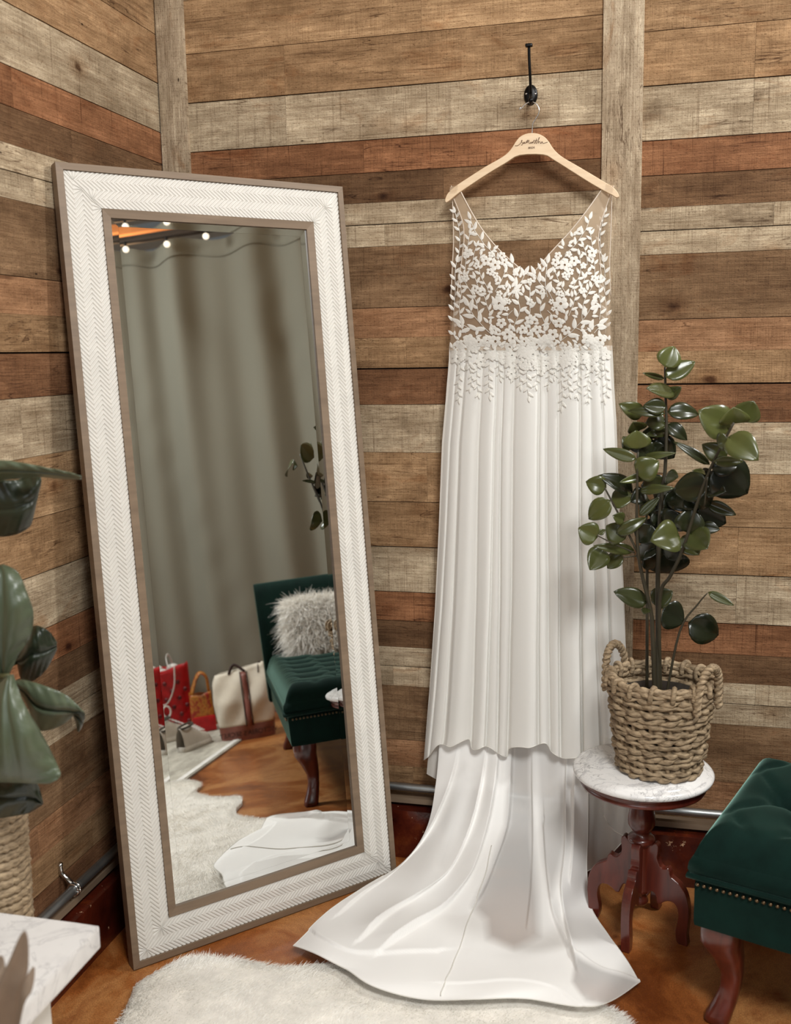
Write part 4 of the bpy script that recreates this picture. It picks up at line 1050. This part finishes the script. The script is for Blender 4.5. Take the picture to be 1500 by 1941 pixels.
pc = BC(BLn-.11, .26, .405+.150); pnr = nrm(-bu*.92+bz*.38); px_ = bv; py_ = nrm(np.cross(pnr, px_)); py_ = py_ if py_[2] > 0 else -py_
pw = thing('shaggy_pillow', 'white shaggy faux fur pillow against the backrest of the green bench', 'pillow', pc)
b = MB(); Pf, Pb = [], []
def pil(a, c_, s): 
    th = .062*(max(0, 1-a**4)*max(0, 1-c_**4))**.5; k = .155*(1-.06*(a*a*c_*c_)); return pc+px_*a*k+py_*c_*k+pnr*th*s
for s in (1, -1): b.grid([[pil(a, c_, s) for a in np.linspace(-1, 1, 17)] for c_ in np.linspace(-1, 1, 17)])
cush = b.build('cushion', 'fur', pw)
n = 9000; a = rng.uniform(-1, 1, n); c_ = rng.uniform(-1, 1, n); rt = [pil(a[i], c_[i], 1 if i % 5 else -1) for i in range(n)]
nn = [nrm(pnr*(1 if i % 5 else -1)*.5+px_*a[i]**3*.9+py_*c_[i]**3*.9) for i in range(n)]
b = MB(); cl_ = (np.array([0, 0, -.55])+rng.normal(0, .22, (n, 3))); strands(b, rt, nn, rng.uniform(.04, .075, n), .0016, rng.normal(0, .28, (n, 3)), cl_)
o = b.build('fur_pile', 'fur', pw); o['kind'] = 'stuff'

# ================================================================== SHEEPSKIN RUG
RO = [(-1.06, 1.66), (-1.12, 1.89), (-1.13, 1.95), (-1.08, 2.04), (-1.02, 2.075), (-.91, 2.08), (-.81, 2.08), (-.74, 2.105), (-.62, 2.14), (-.5, 2.15), (-.35, 2.15), (-.2, 2.14), (-.10, 2.11), (-.02, 2.06), (.0, 1.97), (.06, 1.88), (.16, 1.83), (.27, 1.82), (.345, 1.78), (.36, 1.70), (.42, 1.60), (.52, 1.54), (.64, 1.52), (.72, 1.44), (.72, 1.32), (.62, 1.20), (.3, 1.05), (-.1, 1.0), (-.5, 1.02), (-.86, 1.2), (-.93, 1.45)]
RO = [p[:2] for p in smooth_poly([np.array([x, y, 0]) for x, y in RO], 4, True)]
rp = np.array(RO)
def inside(x, y):
    xs, ys = rp[:, 0], rp[:, 1]; x2, y2 = np.roll(xs, -1), np.roll(ys, -1)
    res = np.zeros(len(x), bool)
    for a, b_, c_, d in zip(xs, ys, x2, y2):
        m = (b_ > y) != (d > y); res ^= m & (x < (c_-a)*(y-b_)/(d-b_+1e-12)+a)
    return res
rg = thing('sheepskin_rug', 'white fluffy sheepskin rug on the brown floor below the mirror', 'rug', (-.3, 1.6, 0))
b = MB(); cxy = np.array([-.3, 1.6]); P = []
for f, z in ((1.0, .001), (1.0, .008), (.98, .014), (.9, .018), (.6, .018), (.3, .018), (.02, .018)):
    P.append([(cxy[0]+(x-cxy[0])*f, cxy[1]+(y-cxy[1])*f, z) for x, y in RO])
b.grid(P, True); b.build('hide', 'hide', rg)
n = 520000; x = rng.uniform(-1.15, .75, n); y = rng.uniform(.98, 2.17, n); k = inside(x, y); x, y = x[k], y[k]
near = y > 1.2; x, y = x[near], y[near]; n = len(x)
ang = 1.5*np.sin(x*5+y*3)+1.2*np.sin(y*7-x*4)+.6*np.sin(x*23)*np.sin(y*19)
tuft = .5+.5*np.sin(x*31+2*np.sin(y*17))*np.sin(y*37+2*np.sin(x*13))
lean = np.stack([np.cos(ang)*1.0, np.sin(ang)*1.0, np.zeros(n)], 1)+rng.normal(0, .22, (n, 3))
b = MB(); strands(b, np.stack([x, y, np.full(n, .012)], 1), np.tile([0, 0, 1.], (n, 1)), rng.uniform(.012, .021, n)*(.85+.4*tuft), .00065, lean, np.array([0, 0, -.3])+rng.normal(0, .12, (n, 3)), 2)
o = b.build('fleece_pile', 'fur', rg); o['kind'] = 'stuff'

# ================================================================== THINGS SEEN IN THE MIRROR
cu0 = np.array([2.12, -.9, 0]); cdv = nrm(np.array([.10, .995, 0])); cnv = np.array([-cdv[1], cdv[0], 0]); CZ = 2.885; CLn = 3.6
cur_ = thing('drawn_curtain', 'grey full length curtain hung behind the bench, seen in the mirror', 'curtain', cu0)
def cpt(s, z):
    f = .036*math.sin(s*14+2.3*math.sin(s*2.3)+.15*z)+.022*math.sin(s*25+1+.5*math.sin(z*1.4)+1.2*math.sin(s*3.7))+.014*math.sin(z*2.3+s*5)+.005*math.sin(z*9+s*14)*math.sin(s*4+z)+.004*math.sin(z*23-s*17)*max(0, math.sin(s*6+z*2))**3
    f *= .75+.25*z/CZ
    return cu0+cdv*s+cnv*f+np.array([0, 0, z])
P = []
for zf in np.linspace(0, 1, 40):
    row = []
    for s in np.linspace(0, CLn, 300):
        zt = CZ-.035*math.sin(s*math.pi/.42)**2
        row.append(cpt(s, .01+(zt-.01)*zf))
    P.append(row)
b = MB(); b.grid(P); b.build('curtain_panel', 'curtain', cur_)
b = MB(); b.tube([cpt(s, CZ-.10-.035*math.sin(s*math.pi/.42)**2)+cnv*.004 for s in np.linspace(0, CLn, 200)], .005, 6); b.build('header_seam', 'curtain', cur_)
b = MB(); b.tube([cu0+cdv*s+np.array([0, 0, CZ+.03]) for s in (-.2, CLn+.02)], .014, 10); rod = tag(b.build('curtain_rod', 'darkbeam'), 'dark curtain rod above the grey curtain near the ceiling, seen in the mirror', 'rod')
sl = thing('string_lights', 'string of small round lit bulbs along the top of the grey curtain', 'string lights', cu0+np.array([0, 0, 2.8]))
cside = 1 if (CAM-cu0)@cnv > 0 else -1
bulbs = []
for (px, py) in ((240, 472), (318, 462), (392, 447), (473, 432), (560, 424)):
    q, d = mray(px, py); nn_ = cnv*cside; t = ((cu0+nn_*.085-q)@nn_)/(d@nn_); bulbs.append(q+d*t)
b = MB(); st = bulbs[1]-bulbs[0]; allp = [bulbs[0]-st*2, bulbs[0]-st]+bulbs+[bulbs[-1]+st]
cord = []
for i in range(len(allp)-1):
    for t in np.linspace(0, 1, 8)[:-1]: cord.append(allp[i]*(1-t)+allp[i+1]*t+np.array([0, 0, .045-.012*math.sin(math.pi*t)]))
b.tube(cord, .0025, 6); b.build('cord', 'cord', sl)
for p in allp:
    b = MB(); b.ball(p, .019, 12); bb = b.build('bulb', 'bulb', sl)
    b = MB(); b.tube([p+np.array([0, 0, .022]), p+np.array([0, 0, .045])], .009, 8); b.build('socket', 'cord', bb)
# ceiling timbers beyond the curtain
def behind(px, py, dist):
    q, d = mray(px, py); n_ = cnv*cside; t = ((cu0-n_*dist-q)@n_)/(d@n_); return q+d*t
zt_, zb_ = behind(250, 426, .5)[2], behind(250, 441, .5)[2]
cb = cu0+cnv*(-cside)*.58
b = MB(); b.box(cb+cdv*1.8+np.array([0, 0, (zt_+zb_)/2]), (5.2, .16, zt_-zb_), (cdv, cnv, bz)); o = b.build('ceiling_beam', 'beam'); struct(o)
z2, z3 = behind(250, 446, .2)[2], behind(250, 455, .2)[2]
b = MB(); b.box(cu0+cnv*(-cside)*.24+cdv*1.8+np.array([0, 0, (z2+z3)/2]), (5.2, .08, z2-z3), (cdv, cnv, bz)); o = b.build('ceiling_beam', 'darkbeam'); struct(o)
pl_ = bpy.data.lights.new('beam_uplight', 'AREA'); pl_.energy = 10; pl_.color = (1, .72, .45); pl_.size = .3; po = bpy.data.objects.new('beam_uplight', pl_); COL.objects.link(po)
po.location = cu0+cdv*1.5-cnv*cside*.36+np.array([0, 0, 2.7]); po.rotation_euler = (Vector(cb+cdv*1.4+np.array([0, 0, 3.5]))-po.location).to_track_quat('-Z', 'Y').to_euler()

# flat grey rug
ar = thing('area_rug', 'flat grey and cream area rug with shoes on it, seen in the mirror', 'rug', (1.5, .6, 0))
b = MB(); b.box((1.37, .62, .005), (1.46, 1.56, .009)); b.build('rug_field', 'arearug', ar)
b = MB(); b.box((1.37, 1.375, .0065), (1.46, .028, .012)); b.box((.655, .62, .0065), (.028, 1.56, .012)); b.build('rug_binding', 'white', ar)

def openbag(name, label, cat, c0, ax, wd, dp, ht, mat, flare=1., group=None, slump=.0):
    X = nrm(np.array([*ax, 0])); Y = np.array([-X[1], X[0], 0]); r = thing(name, label, cat, c0)
    b = MB(); P = []
    for z in np.linspace(0, 1, 14):
        row = []; k = 1+(flare-1)*z
        for q in range(48):
            an = 2*math.pi*q/48; cx_, cy_ = math.cos(an), math.sin(an); m = (abs(cx_)**7+abs(cy_)**7)**(-1/7)
            dz = .02*math.sin(an*2+1)*z+.01*math.sin(an*5)*z
            row.append(np.array(c0)+X*cx_*m*wd/2*k+Y*cy_*m*dp/2*k*(1-.1*math.sin(math.pi*z))+bz*(z*ht+dz*ht*1.5))
        P.append(row)
    b.grid(P, True); b.add(P[0], [tuple(range(48))]); return r, b, X, Y
def face_to_mirror(c0):   # direction from a thing to the mirror centre
    d = mo+me_*.38-np.array(c0); d[2] = 0; return nrm(d)
# red bag
RZ = .0098
rc0 = (RG(290, 1395)+RG(362, 1385))/2; rc0[2] = RZ; fm = face_to_mirror(rc0); rc0 = rc0-fm*.09
r, b, X, Y = openbag('red_shopping_bag', 'red dotted shopping bag with white ribbon handles by the curtain, seen in the mirror', 'bag', rc0, (fm[1]*-1, fm[0]), .27, .16, .36, 'redbag', 1.08)
b.build('bag_body', 'redbag', r, solid=.003)
if Y@fm < 0: Y = -Y
b = MB()
for i in range(7):
    for j in range(6):
        if (i+j) % 2: continue
        c_ = rc0+X*(-.11+.037*i)+Y*.0885+bz*(.04+.046*j)
        b.lathe([(1e-5, .001), (.012, .001), (.012, -.004)], c_, 14, (X, bz, Y))
b.build('printed_dots', 'reddot', r)
for sg, nm in ((1, 'f'), (-1, 'b')):
    b = MB(); b.tube(smooth_poly([rc0+X*-.065+Y*sg*.092+bz*.36, rc0+X*-.05+Y*sg*.10+bz*.25, rc0+X*0+Y*sg*.102+bz*.16, rc0+X*.06+Y*sg*.10+bz*.17, rc0+X*.095+Y*sg*.098+bz*.24, rc0+X*.075+Y*sg*.092+bz*.36] if sg > 0 else [rc0+X*-.07+Y*sg*.085+bz*.36, rc0+X*-.05+Y*sg*.05+bz*.42, rc0+X*-.03+Y*.02+bz*.41, rc0+X*-.03+Y*.09+bz*.36], 6), .008, 6, flat=.35); b.build('ribbon_handle', 'white', r)
b = MB(); b.tube([rc0+X*(.01+.022*math.cos(a))+Y*.106+bz*(.115+.032*math.sin(a)) for a in np.linspace(0, 2*math.pi, 20)[:-1]], .005, 6, closed=True); b.build('hang_tag', 'white', r)
b = MB(); 
for k in range(7): b.ball(rc0+X*(-.09+.03*k)+Y*.02*math.sin(k)+bz*(.33+.02*math.sin(k*2)), .035, 8, (1, 1, .7))
b.build('tissue_filling', 'white', r)
# gold and red print bag
gc0 = RG(392, 1392); gc0[2] = RZ; fm = face_to_mirror(gc0); gc0 = gc0-fm*.07
r, b, X, Y = openbag('printed_gift_bag', 'gold and red patterned bag between red bag and cream tote, in the mirror', 'bag', gc0, (fm[1]*-1, fm[0]), .13, .11, .21, 'gold', .9)
b.build('bag_body', 'gold', r, solid=.003)
b = MB(); b.tube(smooth_poly([gc0+X*-.05+bz*.2+Y*.03, gc0+X*-.045+bz*.29+Y*.03, gc0+X*-.01+bz*.315+Y*.03, gc0+X*.025+bz*.26+Y*.03, gc0+X*.05+bz*.19+Y*.03], 5), .016, 8, flat=.4); b.build('handle', 'gold', r)
b = MB(); b.box(gc0+X*.0+bz*.045+(Y if Y@fm > 0 else -Y)*.062, (.128, .012, .085), (X, Y, bz), bev=.005); b.build('red_band', 'redbag', r)
# cream tote
tl, tr_ = RG(425, 1412), RG(525, 1395); tcx = (tl+tr_)/2; tX = nrm(tr_-tl); fm = face_to_mirror(tcx); tw = np.linalg.norm(tr_-tl)*1.02
tY = np.array([-tX[1], tX[0], 0]); tY = tY if tY@fm > 0 else -tY; tc = tcx-tY*.11; tc[2] = .0005
tt = thing('canvas_tote_bag', 'cream canvas tote with rose brown stripe and base beside the bench, seen in the mirror', 'bag', tc)
b = MB(); P = []
def tpt(an, z, extra=0.):
    cx_, cy_ = math.cos(an), math.sin(an); m = (abs(cx_)**4+abs(cy_)**4)**(-1/4)
    kx = itp(z, [0, .08, .2, .3, .36], [1, 1.03, 1.1, 1.06, .86]); ky = itp(z, [0, .08, .2, .3, .36], [1, 1, .95, .55, .18])
    wob = .006*math.sin(an*7+z*30)*min(1, z/.1)
    return tc+tX*cx_*m*(tw/2*kx+wob+extra)+tY*cy_*m*(.10*ky+wob+extra)+bz*z
for z in np.linspace(.07, .36, 16): P.append([tpt(2*math.pi*q/60, z+.02*math.cos(2*math.pi*q/60)*(z-.07)/.3) for q in range(60)])
b.grid(P, True); b.build('bag_body', 'canvas', tt, solid=.003)
b = MB(); P = [[tpt(2*math.pi*q/60, z, .002) for q in range(60)] for z in np.linspace(0, .078, 6)]; b.grid(P, True); b.add(P[0], [tuple(range(60))]); b.build('leather_base', 'tan', tt)
b = MB(); anf = math.atan2(1, .0)*(1 if True else 1)
sgnY = 1
def front(uo, z, e):   # point on the tote front at horizontal offset uo
    best = min((abs((tpt(a, z)-tc)@tX-uo), a) for a in np.linspace(.3, math.pi-.3, 120))[1]
    return tpt(best, z, e)
P = [[front(uo, z, .004) for uo in (.0, .012, .025)] for z in np.linspace(.07, .345, 14)]; b.grid(P); b.build('stripe', 'tan', tt, solid=.002)
b = MB()
for uo in (-.004, .029): b.tube([front(uo, z, .005) for z in np.linspace(.07, .345, 14)], .003, 6)
b.build('stripe_edging', 'tandark', tt)
b = MB(); b.tube(smooth_poly([front(-.06, .34, .004), tc+tX*-.03+tY*.02+bz*.385, front(.02, .345, .006)], 6), .008, 6, flat=.4); b.build('handle', 'tandark', tt); b = MB(); b.tube(smooth_poly([front(.09, .33, .004), tc+tX*.10+bz*.375, tc+tX*.13+bz*.35], 6), .008, 6, flat=.4); b.build('handle', 'tandark', tt)
text('printed_letters', "VICTORIA'S SECRET", .034, tc+tY*.1045+bz*.036, -tX if np.cross(tX, bz)@tY < 0 else tX, bz, 'tandark', tt, .0006)
# sneakers
def sneaker(c0, head, label, high=True):
    X = nrm(np.array([*head, 0])); Y = np.array([-X[1], X[0], 0]); r = thing('sneaker', label, 'shoe', c0, 'pair of sneakers on the grey rug')
    def w(u): return itp(u, [0, .03, .1, .17, .22, .25], [.026, .034, .034, .044, .042, .012])
    b = MB(); P = []
    for z, k in ((0, .96), (.004, 1.03), (.022, 1.03), (.026, .98)):
        row = []
        for q in range(40):
            t = q/40; u = .25*(t*2 if t < .5 else 2-t*2); s_ = 1 if t < .5 else -1; row.append(np.array(c0)+X*(u-.125)*1.0+Y*s_*w(u)*k+bz*z)
        P.append(row)
    b.grid(P, True); b.add(P[0], [tuple(range(40))]); b.build('sole', 'sole', r)
    b = MB(); P = []
    for u in np.linspace(.004, .245, 16):
        top = itp(u, [0, .05, .09, .12, .17, .22, .25], [.118, .122, .126, .10, .075, .06, .034]); row = []
        for a in np.linspace(0, math.pi, 13): row.append(np.array(c0)+X*(u-.125)+Y*math.cos(a)*w(u)*.95*(1-.25*math.sin(a))+bz*(.022+(top-.022)*math.sin(a)**.7))
        P.append(row)
    b.grid(P); b.build('upper', 'sneaker', r)
    b = MB(); b.tube(smooth_poly([np.array(c0)+X*(-.06+.05*math.cos(a))+Y*.028*math.sin(a)+bz*(.121+.006*math.cos(a)) for a in np.linspace(0, 2*math.pi, 10)[:-1]], 3, True), .006, 6, closed=True); b.build('collar', 'rubber', r)
    b = MB()
    for k in range(5): b.tube([np.array(c0)+X*(.0+.018*k)+Y*sy_*.02+bz*(.112-.010*k) for sy_ in (-1, 0, 1)], .003, 5)
    b.build('laces', 'white', r)
    return r
s0 = RG(374, 1424); s0[2] = RZ; s2 = RG(334, 1414); s2[2] = RZ
fm = face_to_mirror(s0); lat = np.array([-fm[1], fm[0], 0])
sneaker(s0+lat*.0-fm*.06, (nrm(-fm*.75+lat*.6*(1 if (RG(380, 1420)-s0)@lat > 0 else -1)))[:2], 'grey white canvas sneaker standing upright in front of the red bag')
r2 = sneaker(s2-fm*.12, (nrm(-fm*.5-lat))[:2], 'pale sneaker tipped on its side beside the upright one on the rug')
# small packet near the rug edge
p0 = RG(292, 1432); p0[2] = RZ; pk = thing('small_packet', 'small white and red packet lying on the grey rug, seen in the mirror', 'packet', p0)
b = MB(); b.ball(p0+bz*.018, .05, 12, (1.2, .8, .36)); b.build('wrapper', 'white', pk)
b = MB(); b.ball(p0+bz*.024+fm*.02+lat*.01, .022, 10, (1.2, .9, .7)); b.build('red_label', 'redbag', pk)

# ================================================================== FOREGROUND LEFT
MX, MY, MZ = -.934, 1.494, .45
mt = thing('marble_console_table', 'white marble topped table at the lower left edge of the photo', 'table', (MX-.19, MY-.5, 0))
b = MB(); b.box((MX-.19, MY-.50, MZ-.0225), (.38, 1.0, .045), bev=.004); 
b.build('marble_slab', 'marble_soft', mt)
b = MB(); b.box((MX-.195, MY-.52, (MZ-.046)/2), (.29, .86, MZ-.046)); b.build('cabinet_base', 'whitepaint', mt)
# dried taupe leaf ornament
def blade(b, pts, W, nv, cup=.25):
    pts = smooth_poly(pts, 6); n = len(pts); vs = []
    for i, p in enumerate(pts):
        t = i/(n-1); ax = nrm(pts[min(i+1, n-1)]-pts[max(i-1, 0)]); sd_ = nrm(np.cross(ax, nv)); N = np.cross(sd_, ax)
        w_ = W*.5*max(.04, min(1, (1-t)*2.6)**.7)*(.7+.3*min(1, t*3))
        for s_ in (-1, -.5, 0, .5, 1): vs.append(p+sd_*w_*s_+N*cup*w_*(s_*s_))
    b.add(vs, [(i*5+k, i*5+k+1, (i+1)*5+k+1, (i+1)*5+k) for i in range(n-1) for k in range(4)])
orn = thing('dried_leaf_spray', 'spray of pointed taupe dried leaves standing on the white marble slab', 'ornament', G(-20, 2010, MZ))
to = nrm(CAM-G(10, 1900, MZ))
YO = 1.06
b = MB(); root_ = np.array([V(-6, 1985, YO)[0], YO, MZ+.002])
b.tube([root_-np.array([0, 0, .001]), root_+np.array([0, 0, .012])], .012, 10); b.build('stem', 'stem2', orn)
for pts, W in (([root_, V(14, 1900, YO), V(34, 1830, YO+.01), V(47, 1764, YO+.02)], .030), ([root_, V(-12, 1900, YO), V(-8, 1840, YO+.02), V(4, 1812, YO+.03)], .03), ([root_, V(30, 1920, YO+.03), V(52, 1870, YO+.05), V(64, 1832, YO+.07)], .016), ([root_, V(-30, 1930, YO), V(-50, 1860, YO)], .03)):
    b = MB(); blade(b, pts, W, to); b.build('dried_leaf', 'taupe', orn, solid=.0015)
# rope pot with broad-leaved plant
PX, PY, PR = -1.208, 1.578, .060
pot = thing('rope_planter', 'tan rope wrapped planter behind the marble table at the left edge', 'planter', (PX, PY, 0))
b = MB()
for k in range(34):
    z = .012+.0178*k
    R_ = PR-.010*(1-z/.62)
    N = 72
    b.tube([(PX+(R_+.0016*math.sin(q*3.1+k))*math.cos(2*math.pi*q/N), PY+(R_+.0016*math.sin(q*3.1+k))*math.sin(2*math.pi*q/N), z+.0012*math.sin(q*1.7)) for q in range(N)], [.0105+.0012*math.sin(q*2.2) for q in range(N)], 7, closed=True)
b.lathe([(1e-5, .004), (PR-.015, .004), (PR-.008, .605), (PR-.018, .605), (PR-.022, .575), (1e-5, .57)], (PX, PY, 0), 40)
b.build('rope_wrap', 'seagrass', pot)
bp_ = thing('broad_leaf_plant', 'large leaved dark green plant in the rope planter at the left edge', 'plant', (PX, PY, .575))
def c4(x, y): return (x/2.773, 860+y/2.773)
b = MB(); vals = []
def bigleaf(ea, eb, Y, sh, bulge=.03, wav=.006, tilt=0., ph=0.):
    """leaf between two measured edges ea, eb (both base to tip), at depth about Y"""
    A = smooth_poly([np.array([*c4(*p), 0]) for p in ea], 6); B_ = smooth_poly([np.array([*c4(*p), 0]) for p in eb], 6)
    n = len(A)-1; vs = []
    for i in range(n+1):
        t = i/n
        for k in range(17):
            s_ = k/16; p = A[i]*(1-s_)+B_[i]*s_
            d = -bulge*math.sin(math.pi*s_)*math.sin(math.pi*(.15+.8*t))+.012*math.exp(-((s_-.5)/.045)**2)+wav*math.sin(t*9+ph+s_*5)*abs(2*s_-1)+tilt*(s_-.5)+.05*(t-.4)**2+.0022*math.sin(t*46+abs(2*s_-1)*7)*abs(2*s_-1)
            vs.append(V(p[0], p[1], Y+d))
    b.add(vs, [(i*17+k, i*17+k+1, (i+1)*17+k+1, (i+1)*17+k) for i in range(n) for k in range(16)]); vals.extend([sh]*len(vs))
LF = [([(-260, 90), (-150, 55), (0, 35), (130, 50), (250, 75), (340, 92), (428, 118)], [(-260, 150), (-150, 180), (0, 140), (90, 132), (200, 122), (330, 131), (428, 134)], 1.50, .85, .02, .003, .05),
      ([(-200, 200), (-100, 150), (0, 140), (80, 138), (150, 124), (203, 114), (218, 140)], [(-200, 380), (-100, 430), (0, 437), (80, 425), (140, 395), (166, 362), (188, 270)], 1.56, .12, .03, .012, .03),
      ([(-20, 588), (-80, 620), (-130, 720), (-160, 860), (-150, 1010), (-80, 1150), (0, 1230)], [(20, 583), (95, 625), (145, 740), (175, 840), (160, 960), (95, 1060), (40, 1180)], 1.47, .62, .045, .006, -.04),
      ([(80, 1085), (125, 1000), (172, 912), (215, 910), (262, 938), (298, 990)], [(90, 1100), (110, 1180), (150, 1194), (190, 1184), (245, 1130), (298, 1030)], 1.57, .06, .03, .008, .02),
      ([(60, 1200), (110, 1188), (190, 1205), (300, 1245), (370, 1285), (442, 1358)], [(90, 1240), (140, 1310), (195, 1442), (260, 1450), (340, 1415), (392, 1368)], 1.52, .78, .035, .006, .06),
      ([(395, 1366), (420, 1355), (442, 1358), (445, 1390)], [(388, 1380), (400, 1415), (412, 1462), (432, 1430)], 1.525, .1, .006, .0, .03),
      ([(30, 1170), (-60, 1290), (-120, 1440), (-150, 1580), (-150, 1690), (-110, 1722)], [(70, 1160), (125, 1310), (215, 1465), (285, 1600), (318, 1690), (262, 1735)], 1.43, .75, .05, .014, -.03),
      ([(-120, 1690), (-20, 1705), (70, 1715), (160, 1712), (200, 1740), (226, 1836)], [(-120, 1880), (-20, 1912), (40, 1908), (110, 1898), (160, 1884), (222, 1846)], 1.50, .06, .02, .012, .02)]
for k, q in enumerate(LF): bigleaf(*q, ph=k*1.7)
b.a['leaf'] = vals; b.build('foliage', 'bigleaf', bp_, solid=.0015)
b = MB()
for q, Y in (((-260, 110), 1.51), ((-200, 300), 1.56), ((10, 1180), 1.49), ((84, 1095), 1.57), ((70, 1215), 1.53), ((45, 1170), 1.45), ((-120, 1790), 1.51)):
    p = V(*c4(*q), Y); m_ = np.array([PX-.02, PY-.01, max(.70, p[2]-.06)])
    b.tube(smooth_poly([np.array([PX, PY, .565]), (np.array([PX, PY, .565])+m_)/2+np.array([-.008, 0, .02]), m_, p], 6), .005, 8)
b.build('stem', 'stem2', bp_)
